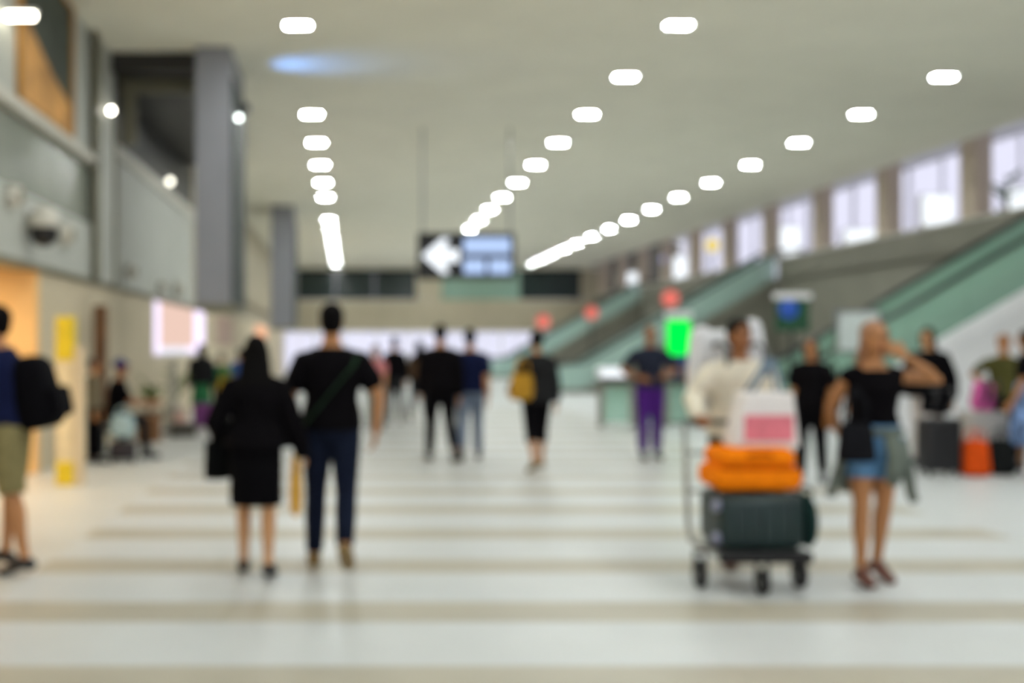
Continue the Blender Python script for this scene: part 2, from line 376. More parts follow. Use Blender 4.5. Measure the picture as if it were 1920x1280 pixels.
# ------------------------------------------------------------------ lamps and fittings on the left wall
def lamp(name, kind, loc, size, power, rgb, rot=(0, 0, 0), parent=None, spot=None):
    l = bpy.data.lights.new(name, kind); l.energy = power; l.color = rgb
    if kind == 'AREA': l.shape = 'RECTANGLE'; l.size, l.size_y = size
    else: l.shadow_soft_size = size
    if spot: l.spot_size = R(spot); l.spot_blend = 1
    o = bpy.data.objects.new(name, l); C.objects.link(o); o.location = loc; o.rotation_euler = rot
    if parent: o.parent = parent
    return o
t = thing('shop_lamp_offscreen', 'warm glowing panel lamp in the orange shop recess', 'lamp', (-4.9, 10.2, 2.455))
MB().rng(-0.6, 0.6, -1.6, 1.6, -0.06, 0).build('housing', M_white, t)
MB().rng(-0.55, 0.55, -1.55, 1.55, -0.068, -0.061).build('diffuser_offscreen', emit('warm_panel_glow', (1.0, 0.78, 0.50), 8), t)
def globe(loc, r, label, e=E_small):
    t = thing('wall_lamp', label, 'lamp', loc, 0, 'small round wall lamps')
    MB().ell((0, 0, 0), (r, r, r)).build('globe', e, t, True)
    MB().tube([(-r * 1.7, 0, 0), (-r * 0.8, 0, 0)], r * 0.6, 10).build('mount', M_metal, t)
globe((XL + 0.15, 15.9, 5.02), 0.035, 'bright white bulb high on the pale corner column')
globe((-1.70, 16.4, 5.02), 0.035, 'pale bulb high on the dark side of the lilac pillar', emit('cool_bulb', (0.9, 1, .95), 8))
globe((XL + 0.12, 21.3, 4.80), 0.06, 'bulb on the cap of the grey panels under dark cladding', emit('warm_bulb', (1, .96, .8), 4))
globe((XL + 0.13, 29.0, 5.0), 0.06, 'dim bulb on the brown wall before the second pillar', emit('dim_bulb', (1, .96, .85), 2))
t = thing('strip_lamp', 'glowing strip lamp above the grey ledge beside the framed poster', 'lamp', (XL, 11.45, 5.05))
MB().rng(0, 0.34, -0.03, 0.05, 0.03, 0.07).build('housing', M_white, t)
MB().rng(0.02, 0.32, -0.028, 0.028, -0.03, 0.03).build('tube', emit('strip_lamp_glow', (1, .94, .76), 14), t)
for i, (y, z, r, lab) in enumerate(((11.5, 3.12, .13, 'round cream wall speaker with brown cone beside the dome camera'), (13.65, 2.93, .15, 'round cream wall speaker by the corner column'), (17.7, 2.75, .13, 'small olive round speaker under the grey panels'), (22.6, 2.72, .18, 'large cream speaker above the pink shop front'), (20.6, 2.65, .12, 'small cream speaker left of the large one'))):
    t = thing('wall_speaker', lab, 'speaker', (XL + 0.03, y, z), 0, 'round speakers on the fascia')
    MB().tube([(0, 0, 0), (0.06, 0, 0), (0.13, 0, 0)], [r, r * .97, r * .8], 20).build('housing', M_ledge, t, True)
    MB().tube([(0.131, 0, 0), (0.14, 0, 0)], [r * .62, r * .58], 18).build('cone', mat('brown_cone', (124, 112, 82), .6), t, True)
t = thing('dome_camera', 'white dome security camera with black half-sphere on the fascia', 'camera', (XL + 0.03, 12.2, 2.83))
MB().tube([(0.0, 0, 0.22), (0.18, 0, 0.22)], 0.05, 10).build('bracket', M_white, t)
MB().tube([(0.18, 0, 0.03), (0.18, 0, 0.1), (0.18, 0, 0.22), (0.18, 0, 0.27)], [0.18, 0.18, 0.15, 0.07], 18).build('housing', M_ledge, t, True)
MB().ell((0.18, 0, -0.02), (0.165, 0.165, 0.17)).build('dome', mat('black_dome', (8, 8, 10), .35), t, True)
# added shelves along both walls, made up as mounts for uplights
MB().rng(XR - .24, XR, YB, ESC[0] - .6, 2.40, 2.46).build('added_shelf', M_taupe, wr)
MB().rng(XL, XL + .22, YB, 8.2, 2.40, 2.46).build('added_shelf', M_olive, wl)
MB().rng(XL, XL + .22, 28, YF, 3.00, 3.06).build('added_shelf', M_taupe2, wl)
for a, b in ((ESC[0] + EW + .1, ESC[1] - .1), (ESC[1] + EW + .1, ESC[2] - .1), (ESC[2] + EW + .1, YF)): MB().rng(XR - .22, XR, a, b, 3.64, 3.70).build('added_shelf', M_taupe, wm)
# framed poster
t = thing('framed_poster', 'tall framed abstract poster, dark green above orange, on the upper wall', 'poster', (XL, 13.0, 4.24))
MB().rng(0, 0.03, -1.05, 1.05, 0.05, 1.72).build('dark_print', mat('green_print', (58, 66, 56), .6, 0, .5, 2.2), t)
MB().prism([(-1.04, 0.05), (1.04, 0.05), (1.04, 0.42), (0.2, 0.62), (-1.04, 1.05)], 'x', 0.03, 0.036).build('orange_print', mat('orange_print', (206, 152, 84), .6, 0, .35, 2.5), t)
for r in ((0, .06, -1.15, -1.05, 0, 1.74), (0, .06, 1.05, 1.15, 0, 1.74), (0, .06, -1.05, 1.05, 0, .05), (0, .06, -1.05, 1.05, 1.70, 1.74)):
    MB().rng(*r).build('frame_bar', mat('amber_frame', (172, 124, 52), .5), t)
# blue projector on the pillar that washes the ceiling
t = thing('blue_projector', 'small blue floodlight high on the dark side of the lilac pillar', 'floodlight', (-1.735, 17.0, 5.30))
MB().rbox((0.07, 0, 0), (0.13, 0.16, 0.12), 0.015).build('housing', M_darkmetal, t)
MB().rng(0.136, 0.142, -0.06, 0.06, -0.045, 0.045).build('lens', mat('blue_lens', (60, 90, 150), .15), t)
lamp('beam', 'SPOT', (0.16, 0, 0), 0.05, 75, (0.14, 0.36, 1.0), (0, R(-126), 0), t, 70)

# ------------------------------------------------------------------ mezzanine signs and plants
for i, (y, z, wd_, hh, lab) in enumerate(((27.3, 4.98, .84, .84, 'square white lit sign box on the mezzanine'), (31.4, 4.72, 1.0, .5, 'low wide white lit sign box on the mezzanine'), (36.6, 5.08, .9, 1.1, 'tall white lit sign box on the mezzanine by the second escalator'), (49.0, 5.05, 1.0, 1.2, 'white lit sign box on the mezzanine before the farthest escalator'), (57.5, 4.92, 1.15, 1.2, 'white lit sign box at the end of the mezzanine'), (25.4, 4.9, .8, .8, 'white lit sign box beside the palm'))):
    t = thing('lit_sign_box', lab, 'sign', (16.0 if y < 26 else 15.0, y, MEZ), 0, 'white lit sign boxes on the mezzanine')
    MB().rbox((0, 0, z - MEZ), (wd_, 0.2, hh), 0.03).build('housing', M_white, t)
    MB().rng(-wd_ / 2 + .04, wd_ / 2 - .04, -0.115, -0.101, z - MEZ - hh / 2 + .04, z - MEZ + hh / 2 - .04).build('lit_face', E_sign, t)
    MB().tube([(0, 0, 0), (0, 0, z - MEZ - hh / 2 + .01)], 0.05, 10).build('post', M_darkmetal, t)
M_leaf = mat('leaf_green', (62, 122, 52), .5, 0, .35, 6)
M_leaf2 = mat('leaf_olive', (112, 132, 58), .5, 0, .35, 6)
M_pot = mat('brown_pot', (110, 78, 50), .6)
M_palepot = mat('pale_pot', (190, 186, 176), .6)
def leaf(m, base, tip, wd, droop):
    base = Vector(base); tip = Vector(tip); d = tip - base; side = d.cross(Vector((0, 0, 1)))
    side = side.normalized() if side.length > 1e-4 else Vector((1, 0, 0))
    P = []
    for k in range(6):
        u = k / 5; c = base + d * u - Vector((0, 0, droop * u * u)); ww = wd * math.sin(math.pi * (0.12 + 0.88 * u)) ** .7 + .002
        P += [c - side * ww, c + Vector((0, 0, ww * .4)), c + side * ww]
    n0 = len(m.v); fs = []
    for k in range(5):
        a = k * 3
        fs += [(a, a + 1, a + 4, a + 3), (a + 1, a + 2, a + 5, a + 4)]
    m.add(P, fs)
def plant(loc, h, n, ln, wd, mt, label, pot, pr=.2, ph=.35, seed=1):
    t = thing('potted_plant', label, 'plant', loc); rr = random.Random(seed)
    MB().tube([(0, 0, 0), (0, 0, ph * .9), (0, 0, ph)], [pr * .72, pr, pr * 1.02], 16).build('pot', pot, t, True)
    MB().tube([(0, 0, ph - .03), (0.02, 0, ph + (h - ph) * .55)], [.025, .015], 8).build('stem', M_pot, t)
    for i in range(n):
        a = i * 2.4; up = rr.uniform(.25, 1); z0 = ph + (h - ph) * rr.uniform(.1, .55); l = ln * rr.uniform(.7, 1)
        m = MB(); leaf(m, (0.02, 0, z0), (math.cos(a) * l * .8, math.sin(a) * l * .8, min(h, z0 + l * up)), wd, ln * .18)
        o = m.build('leaf', mt, t, True); s = o.modifiers.new('thick', 'SOLIDIFY'); s.thickness = .004
plant((14.85, 24.1, MEZ), 2.75, 14, .6, .07, M_leaf, 'tall potted palm on the mezzanine with bright green fronds', M_pot, .2, .4, 3)
plant((14.7, 37.6, MEZ), 1.5, 12, .6, .08, M_leaf, 'bushy potted plant on the mezzanine beside the second escalator', M_pot, .2, .4, 5)
plant((14.7, 33.0, MEZ), 1.4, 10, .5, .07, M_leaf, 'small potted plant on the mezzanine beside the low wide sign', M_pot, .2, .4, 9)
for (y, z, e, lab) in ((46.9, 5.35, E_peri, 'small round blue lit sign on the mezzanine'), (42.0, 5.5, E_yel, 'small yellow lit sign on the mezzanine')):
    t = thing('round_sign', lab, 'sign', (14.0 if z < 5.4 else 14.3, y, MEZ))
    MB().tube([(0, 0, z - MEZ), (0, .05, z - MEZ)], [.26, .26], 20).build('disc', e, t, True)
    MB().tube([(0, .08, 0), (0, .08, z - MEZ)], .03, 8).build('post', M_darkmetal, t)
for (x, y, z, r, lab, tp) in ((10.3, 34.2, 3.05, .27, 'round red lit sign on the side of the second escalator', 4), (11.4, 50.2, 3.1, .3, 'round red lit sign on the side of the farthest escalator', 4), (9.6, 52.8, 2.75, .34, 'round orange-red lit sign on a post before the glass doors', 0)):
    t = thing('round_sign', lab, 'sign', (x, y, 0), 0, 'round red lit signs')
    MB().tube([(0, -.02, z), (0, .04, z)], [r, r], 20).build('disc', E_red, t, True)
    MB().tube([(0, .06, 0), (0, .06, z)], .03, 8).build('post', M_darkmetal, t)

# ------------------------------------------------------------------ glass barrier, signs on the floor
t = thing('glass_barrier', 'low glass barrier with grey posts and a white lit display box', 'barrier', (4.70, 19.9, 0))
for x in (0, .60, 1.20, 1.72): MB().rng(x - .05, x + .05, -.05, .05, 0, .82).build('post', M_taupe, t)
MB().rng(-.05, 1.77, -.045, .045, .82, .90).build('top_rail', M_darkmetal, t)
for x in (.06, .66, 1.24): MB().rng(x, x + .46, -.01, .01, .08, .76).build('glass_panel', M_teal, t)
d = MB().rbox((.18, 0, 1.02), (.50, .3, .20), .03).build('display_box', M_white, t)
MB().rng(-.04, .40, -.16, -.151, .95, 1.09).build('lit_face', E_sign, d)
t = thing('green_sign', 'bright green lit sign on a slim post beside the person in purple trousers', 'sign', (6.42, 20.8, 0))
MB().rbox((0, 0, 1.68), (.46, .12, .68), .05).build('lit_box', E_green, t, True)
MB().tube([(0, .02, 0), (0, .02, 1.35)], .035, 10).build('post', M_darkmetal, t)
MB().tube([(0, .02, 0), (0, .02, .03)], .2, 16).build('foot', M_darkmetal, t)
MB().rbox((0, 0, 2.12), (.5, .12, .14), .02).build('pale_header', M_white, t)
t = thing('round_emblem_board', 'dark green board with a blue disc on a post by the near escalator', 'sign', (7.35, 17.7, 0))
MB().rbox((0, 0, 2.02), (.56, .08, .52), .03).build('board', mat('dark_green_board', (24, 78, 50), .5), t)
MB().tube([(-.08, -.055, 2.12), (-.08, -.04, 2.12)], [.16, .16], 20).build('disc', mat('blue_disc', (40, 92, 196), .4), t, True)
MB().rbox((0, 0, 2.34), (.62, .1, .10), .02).build('header', M_white, t)
MB().tube([(0, .03, 0), (0, .03, 1.78)], .035, 10).build('post', M_darkmetal, t)
MB().tube([(0, .03, 0), (0, .03, .03)], .2, 16).build('foot', M_darkmetal, t)
t = thing('poster_stand', 'pale framed notice stand behind the woman covering her face', 'sign', (8.1, 17.0, 0))
MB().rng(-.32, .32, -.03, .03, 1.45, 2.05).build('board', mat('pale_board', (206, 216, 214), .4), t)
for r in ((-.36, .36, -.04, .04, 2.05, 2.10), (-.36, .36, -.04, .04, 1.40, 1.45), (-.36, -.32, -.04, .04, 1.45, 2.05), (.32, .36, -.04, .04, 1.45, 2.05)):
    MB().rng(*r).build('frame_bar', M_metal, t)
MB().tube([(0, .02, 0), (0, .02, 1.41)], .03, 10).build('post', M_metal, t)
MB().tube([(0, .02, 0), (0, .02, .025)], .2, 16).build('foot', M_metal, t)
# totem and brown post by the left wall
t = thing('floor_totem', 'slim white floor totem with yellow top and bottom by the shop recess', 'totem', (-3.08, 11.6, 0))
MB().rbox((0, 0, .80), (.19, .14, 1.10), .02).build('white_body', mat('cream_panel', (220, 206, 170), .5), t)
MB().rbox((0, 0, 1.59), (.20, .15, .48), .02).build('yellow_top', mat('yellow_panel', (222, 196, 30), .5), t)
MB().rbox((0, 0, .13), (.20, .15, .26), .02).build('yellow_base', MATS['yellow_panel'], t)
MB().rng(.105, .20, -.07, .07, 0, 1.5).build('side_fin', M_beige, t)
t = thing('brown_post', 'tall brown wooden post sign standing by the beige wall', 'post', (-3.50, 15.0, 0))
MB().rbox((0, 0, 1.25), (.19, .12, 1.66), .02).build('board', mat('brown_wood', (112, 76, 44), .6, 0, .25, 5), t)
MB().rbox((0, 0, .22), (.13, .1, .44), .01).build('stem', M_darkmetal, t)
MB().tube([(0, 0, 0), (0, 0, .03)], .17, 16).build('foot', M_darkmetal, t)

# ------------------------------------------------------------------ people
SKIN = {'tan': mat('tan_skin', (180, 124, 78), .55, 0, .07, 9), 'fair': mat('fair_skin', (198, 146, 100), .55, 0, .07, 9), 'brown': mat('brown_skin', (148, 96, 58), .55, 0, .07, 9)}
M_hair = mat('black_hair', (9, 7, 7), .8, 0, .3, 30, .4, 40, .1)
M_hairb = mat('brown_hair', (74, 50, 34), .5, 0, .3, 30, .4, 40)
M_eye = mat('dark_eye', (24, 18, 16), .2); M_lip = mat('lip', (168, 96, 80), .5)
QUEUE = []
def blob(mb, name, m, parent, vox, it=3):
    o = mb.build(name, m, parent, True)
    r = o.modifiers.new('remesh', 'REMESH'); r.mode = 'VOXEL'; r.voxel_size = vox; r.use_smooth_shade = True
    s = o.modifiers.new('smooth', 'SMOOTH'); s.factor = .5; s.iterations = it
    QUEUE.append((o, m)); return o
def rotx(a): return Matrix.Rotation(a, 3, 'X')
def roty(a): return Matrix.Rotation(a, 3, 'Y')
def rotzm(a): return Matrix.Rotation(a, 3, 'Z')
TORSO = [(-.14, .070, .058), (-.06, .090, .068), (.05, .097, .070), (.2, .094, .066), (.4, .080, .057), (.6, .089, .062), (.8, .100, .064), (.92, .100, .056), (1.0, .078, .048), (1.07, .050, .042), (1.14, .037, .037)]
TORSOF = [(-.14, .074, .060), (-.06, .094, .072), (.05, .100, .073), (.2, .092, .064), (.42, .071, .052), (.6, .079, .060), (.76, .088, .068), (.90, .090, .052), (.99, .070, .044), (1.06, .044, .038), (1.13, .033, .033)]
def hand(mb, wrist, d, nrm, h, curl, side):
    """palm + four fingers + thumb; d along the hand, nrm palm normal, side = thumb direction"""
    d = d.normalized(); nrm = (nrm - d * nrm.dot(d)).normalized(); th = side - d * side.dot(d) - nrm * side.dot(nrm)
    th = th.normalized() if th.length > 1e-3 else d.cross(nrm)
    L = .050 * h
    mb.tube([wrist - d * .012 * h, wrist + d * .012 * h, wrist + d * L * .6, wrist + d * L, wrist + d * (L + .006 * h)], [(.015 * h, .012 * h), (.018 * h, .010 * h), (.024 * h, .009 * h), (.024 * h, .008 * h), (.016 * h, .005 * h)], 12, side=th)
    for i, (o, l) in enumerate(((.018, .040), (.006, .046), (-.006, .043), (-.018, .034))):
        p0 = wrist + d * (L - .006 * h) + th * o * h; ang = R(curl * .5 + 3 * i)
        d1 = d * math.cos(ang) + nrm * math.sin(ang); p1 = p0 + d1 * l * h * .55; ang += R(curl * .8)
        d2 = d * math.cos(ang) + nrm * math.sin(ang); p2 = p1 + d2 * l * h * .5
        mb.limb([p0, p1, p2], [.0057 * h, .0053 * h, .0046 * h], 8)
    p0 = wrist + d * .016 * h + th * .016 * h; p1 = p0 + (d * .7 + th * .6 + nrm * .25).normalized() * .026 * h; p2 = p1 + (d * .9 + th * .15 + nrm * .3).normalized() * .022 * h
    mb.limb([p0, p1, p2], [.0075 * h, .0062 * h, .005 * h], 8)
def person(label, loc, face, h, skin='tan', female=False, legs=((6, 3, 4), (-6, 3, 8)), arms=None, lean=0, head=(0, 0),
           top=None, bottom=None, shoe=None, hair='short', hm=M_hair, vox=.012, group=None, build=1.0, twist=0, wide=1.0):
    """face: heading in degrees, 0 looks along +Y; legs: (right, left) of (thigh pitch, splay, knee bend);
    arms: (right, left) of dict(e=elbow, w=wrist) in body metres, or (pitch, splay, elbow bend)"""
    t = thing('person', label, 'person', (loc[0], loc[1], 0), R(face), group)
    sk = SKIN[skin]; b = build; P = TORSOF if female else TORSO
    tl, sl_ = .245 * h, .245 * h; hipx = .050 * h
    # legs from the hip at the origin, then drop to the floor
    J = []; low = 0
    for s, (tp, sp, kb) in zip((1, -1), legs):
        hip = Vector((s * hipx, 0, 0)); td = rotx(R(tp)) @ (roty(R(-s * sp)) @ Vector((0, 0, -1)))
        knee = hip + td * tl; sd = rotx(R(tp - kb)) @ (roty(R(-s * sp * .6)) @ Vector((0, 0, -1)))
        ank = knee + sd * sl_
        fp = max(-60, min(0, (tp - kb) * (.75 if tp - kb < 0 else 0)))
        fd = rotzm(R(-s * 7)) @ (rotx(R(fp)) @ Vector((0, 1, 0))); up = rotx(R(fp)) @ Vector((0, 0, 1))
        heel = ank - up * .036 * h - fd * .022 * h; toe = ank - up * .040 * h + fd * .100 * h
        low = min(low, heel.z - .014 * h, toe.z - .010 * h); J.append((hip, knee, ank, heel, toe, fd, up))
    hz = -low
    for i in range(2): J[i] = tuple((q + Vector((0, 0, hz)) if k < 5 else q) for k, q in enumerate(J[i]))
    O = Vector((0, 0, hz)); sp_d = rotx(R(-lean)) @ Vector((0, 0, 1)); T = .288 * h; tw = rotzm(R(twist))
    pt = lambda u: O + sp_d * (T * u)
    neck0 = pt(1.04); hc = pt(1.0) + (rotx(R(-lean * .5)) @ Vector((0, .010 * h, .122 * h)))
    HM_ = rotzm(R(head[0])) @ rotx(R(head[1]))
    def torso(mb, infl, u0, u1, sc=1.0, flare=0):
        rows = [r for r in P if u0 < r[0] < u1]
        def at(u):
            for a, c in zip(P[:-1], P[1:]):
                if a[0] <= u <= c[0]:
                    f = (u - a[0]) / (c[0] - a[0]); return (u, a[1] + (c[1] - a[1]) * f, a[2] + (c[2] - a[2]) * f)
            q = P[0] if u < P[0][0] else P[-1]; return (u, q[1], q[2])
        rows = [at(u0)] + rows + [at(u1)]
        mb.tube([pt(r[0]) for r in rows], [(r[1] * h * b * sc + infl + flare * max(0, .4 - r[0]), r[2] * h * b * sc + infl + flare * max(0, .4 - r[0])) for r in rows], 20, side=(1, 0, 0))
    body = MB(); torso(body, 0, -.14, 1.13)
    body.tube([neck0 - sp_d * .02 * h, neck0 + sp_d * .01 * h, hc - Vector((0, .006 * h, .035 * h))], [.038 * h, .034 * h, .034 * h] if not female else [.032 * h, .029 * h, .030 * h], 14)
    hp = lambda x, y, z: hc + HM_ @ Vector((x * h, y * h, z * h))
    body.ell(hp(0, -.002, .010), (.042 * h, .052 * h, .056 * h), HM_, 18, 12)
    body.ell(hp(0, .014, -.028), (.033 * h, .036 * h, .038 * h), HM_, 16, 10)
    body.ell(hp(0, .050, -.012), (.0075 * h, .011 * h, .014 * h), HM_, 10, 7)
    for s in (1, -1): body.ell(hp(s * .043, -.004, -.008), (.006 * h, .013 * h, .017 * h), HM_, 10, 7)
    SH = []
    for s in (1, -1):
        sh = pt(.905) + Vector((s * .109 * h * b * (.92 if female else 1), 0, 0)); SH.append(sh)
    AR = []
    arms = arms or ((-12, 6, 14), (12, 6, 14))
    for s, sh, a in zip((1, -1), SH, arms):
        if isinstance(a, dict):
            el, wr_ = Vector(a['e']), Vector(a['w']); el = sh + (el - sh).normalized() * min(.20 * h, max(.14 * h, (el - sh).length)); fd = (wr_ - el)
            wr_ = el + fd.normalized() * min(.175 * h, max(.11 * h, fd.length)); curl = a.get('curl', 35); nr = Vector(a.get('n', (-s, 0, 0))); thd = Vector(a.get('t', (0, 1, 0))); hd = Vector(a['d']) if 'd' in a else (wr_ - el)
        else:
            ud = rotx(R(a[0])) @ (roty(R(-s * a[1])) @ Vector((0, 0, -1))); el = sh + ud * .168 * h
            fd = rotx(R(a[0] + a[2])) @ (roty(R(-s * a[1] * .5)) @ Vector((0, 0, -1))); wr_ = el + fd * .148 * h
            curl = a[3] if len(a) > 3 else 28; nr = Vector((-s, 0, 0)); thd = Vector((0, 1, 0)); hd = wr_ - el
        AR.append((sh, el, wr_))
        r = .028 * h * b * (.88 if female else 1)
        body.limb([sh - Vector((s * .02 * h, 0, 0)), sh, sh.lerp(el, .4), el, el.lerp(wr_, .3), wr_], [r * .9, r * 1.12, r * 1.05, r * .86, r * .86, r * .58], 12)
        hand(body, wr_, hd, nr, h, curl, thd)
    for hip, knee, ank, heel, toe, fd, up in J:
        k = 1.04 if female else 1
        body.limb([hip + Vector((0, 0, .02 * h)), hip.lerp(knee, .15), hip.lerp(knee, .55), knee, knee.lerp(ank, .28) - fd * .006 * h, knee.lerp(ank, .75), ank], [.050 * h * b * k, .052 * h * b * k, .042 * h * b * k, .031 * h * b, .033 * h * b, .022 * h, .020 * h], 14)
        body.tube([heel - fd * .008 * h, heel + up * .004 * h, ank - up * .014 * h + fd * .02 * h, heel.lerp(toe, .62) + up * .008 * h, toe, toe + fd * .012 * h], [(.014 * h, .010 * h), (.020 * h, .018 * h), (.022 * h, .024 * h), (.026 * h, .015 * h), (.022 * h, .010 * h), (.010 * h, .005 * h)], 12, side=fd.cross(up))
    blob(body, 'body', sk, t, vox, 2)
    for s in (1, -1):
        MB().ell(hp(s * .0165, .0455, .006), (.0075 * h, .005 * h, .0045 * h), HM_, 10, 6).build('eye', M_eye, t, True)
        MB().tube([hp(s * .008, .050, .018), hp(s * .018, .0485, .021), hp(s * .027, .043, .017)], .0022 * h, 6).build('eyebrow', hm if hair != 'bald' else M_hair, t, True)
    MB().ell(hp(0, .0478, -.034), (.013 * h, .005 * h, .0045 * h), HM_, 10, 6).build('mouth', M_lip, t, True)
    # hair
    hb = MB()
    if hair in ('short', 'long', 'bun', 'bob'):
        hb.ell(hp(0, -.012, .022), (.049 * h, .056 * h, .053 * h), HM_, 18, 12)
        hb.ell(hp(0, -.022, -.004), (.047 * h * wide, .040 * h, .050 * h), HM_, 16, 10)
        if hair == 'short': hb.ell(hp(0, .014, .052), (.036 * h, .030 * h, .018 * h), HM_, 12, 8)
        if hair in ('long', 'bob'):
            ln = .62 if hair == 'long' else .15
            pts = [hp(0, -.025, .0), hp(0, -.034, -.05), pt(.98) + Vector((0, -.050 * h, 0)), pt(.98 - ln * .5) + Vector((0, -.066 * h, 0)), pt(.98 - ln) + Vector((0, -.064 * h, 0))]
            hb.tube(pts, [(.046 * h * wide, .034 * h), (.052 * h * wide, .032 * h), (.058 * h * wide, .026 * h), (.058 * h * wide, .022 * h), (.040 * h * wide, .012 * h)], 16, side=(1, 0, 0))
            for s in (1, -1): hb.limb([hp(s * .036, .012, .03), hp(s * .046, .004, -.01), hp(s * .044, -.004, -.06)], [.012 * h, .013 * h, .014 * h], 10)
        if hair == 'bun': hb.ell(hp(0, -.062, .045), (.026 * h, .024 * h, .026 * h), HM_, 12, 8)
        blob(hb, 'hair', hm, t, max(vox, .010), 2)
    elif hair == 'cap':
        hb.ell(hp(0, -.010, .028), (.050 * h, .058 * h, .048 * h), HM_, 18, 12)
        hb.tube([hp(0, .035, .030), hp(0, .085, .022)], [(.040 * h, .006 * h), (.030 * h, .004 * h)], 12, side=HM_ @ Vector((1, 0, 0)))
        blob(hb, 'cap', hm, t, max(vox, .010), 2)
    # clothes
    cv = max(vox, .011); g = .016
    if bottom:
        k = bottom['kind']; m = bottom['m']; mb = MB(); lg = bottom.get('len', 1.0); loose = bottom.get('loose', .014)
        if k == 'skirt':
            zh = bottom['hem']; wz = pt(.38); n = 5
            pts = [wz.lerp(Vector((0, 0, zh)), i / n) for i in range(n + 1)]; f0 = bottom.get('flare', .03)
            rr = [(.080 * h * b + g, .058 * h * b + g), (.100 * h * b + g, .076 * h * b + g)] + [(.103 * h * b + g + f0 * i / 3, .080 * h * b + g + f0 * i / 3) for i in range(4)]
            mb.tube(pts, rr, 22, side=(1, 0, 0)); blob(mb, 'skirt', m, t, cv, 3)
        else:
            torso(mb, g, -.15, .38)
            for hip, knee, ank, heel, toe, fd, up in J:
                full = [hip + Vector((0, 0, .02 * h)), hip.lerp(knee, .15), hip.lerp(knee, .55), knee, knee.lerp(ank, .4), knee.lerp(ank, .97)]
                rad = [.052 * h * b + g, .054 * h * b + g, .045 * h * b + loose, .034 * h * b + loose, .033 * h * b + loose, .026 * h + loose]
                if lg < 1:
                    cut = {.3: 3, .45: 4, .75: 5}.get(lg, 3); full, rad = full[:cut], rad[:cut]
                    if bottom.get('wide'): rad[-1] += bottom['wide']
                mb.tube(full, rad, 16)
            blob(mb, 'shorts' if lg < .7 else 'trousers', m, t, cv, 3)
    if top:
        mb = MB(); hem = top.get('hem', .05); gg = g + (.010 if hem < .3 else .004) + top.get('loose', 0)
        torso(mb, gg, hem, top.get('neck', 1.08), 1.0, top.get('flare', 0.0))
        fr = top.get('sleeve', .55)
        for (sh, el, wr_), s in zip(AR, (1, -1)):
            r = .030 * h * b * (.9 if female else 1) + g + top.get('loose', 0)
            inner = sh - Vector((s * .035 * h, 0, -.012 * h))
            if fr <= 0: pts, rd = [inner, sh + Vector((0, 0, .004))], [r * .9, r * .9]
            elif fr <= .6: pts, rd = [inner, sh, sh.lerp(el, .35), sh.lerp(el, fr / .6 * .62)], [r * .72, r * .94, r * 1.0, r * 1.04]
            else: pts, rd = [inner, sh, sh.lerp(el, .5), el, el.lerp(wr_, min(1, (fr - .5) * 1.9))], [r * .72, r * .94, r * .96, r * .88, r * .72]
            mb.limb(pts[:2] + pts[2:], rd, 14)
        blob(mb, top.get('name', 'shirt'), top['m'], t, cv, 3)
    if shoe:
        for hip, knee, ank, heel, toe, fd, up in J:
            mb = MB(); z = up * .004 * h
            mb.tube([heel - fd * .016 * h + z, heel + up * .008 * h, ank - up * .012 * h + fd * .016 * h, heel.lerp(toe, .60) + up * .010 * h, toe + up * .002 * h, toe + fd * .020 * h], [(.020 * h, .014 * h), (.026 * h, .024 * h), (.028 * h, .029 * h), (.031 * h, .020 * h), (.027 * h, .014 * h), (.013 * h, .007 * h)], 14, side=fd.cross(up))
            blob(mb, 'shoe', shoe, t, cv, 2)
    t['_sh'] = hz
    return t, dict(J=J, AR=AR, pt=pt, O=O, hc=hc)

K_black = cloth('black_cotton', (9, 7, 10)); K_black2 = cloth('black_knit', (8, 7, 10)); K_navy = cloth('navy_cotton', (20, 26, 56)); K_denim = cloth('dark_denim', (20, 26, 42))
K_khaki = cloth('khaki_twill', (132, 122, 84)); K_grey = cloth('grey_jersey', (134, 142, 136)); K_light = cloth('light_denim', (96, 138, 178)); K_jean = cloth('grey_blue_denim', (112, 124, 144))
K_cream = cloth('cream_linen', (226, 218, 200), .08); K_purple = cloth('purple_cotton', (76, 36, 118)); K_char = cloth('charcoal', (34, 34, 35)); K_olive = cloth('olive_cotton', (86, 84, 46))
K_green = cloth('green_cotton', (58, 124, 82)); K_pink = cloth('dusty_pink', (206, 130, 132)); K_blue = cloth('blue_cotton', (64, 92, 150)); K_brown = cloth('brown_cotton', (84, 64, 46)); K_white = cloth('white_cotton', (222, 222, 226), .06)
S_black = mat('black_shoe', (20, 19, 22), .5); S_tan = mat('tan_sandal', (128, 104, 60), .6); S_grey = mat('grey_shoe', (86, 86, 84), .6); S_brown = mat('brown_sandal', (104, 64, 52), .6)
K_print = mat('blue_white_print', (120, 150, 200), .8, 0, .75, 9)

NV = .0085
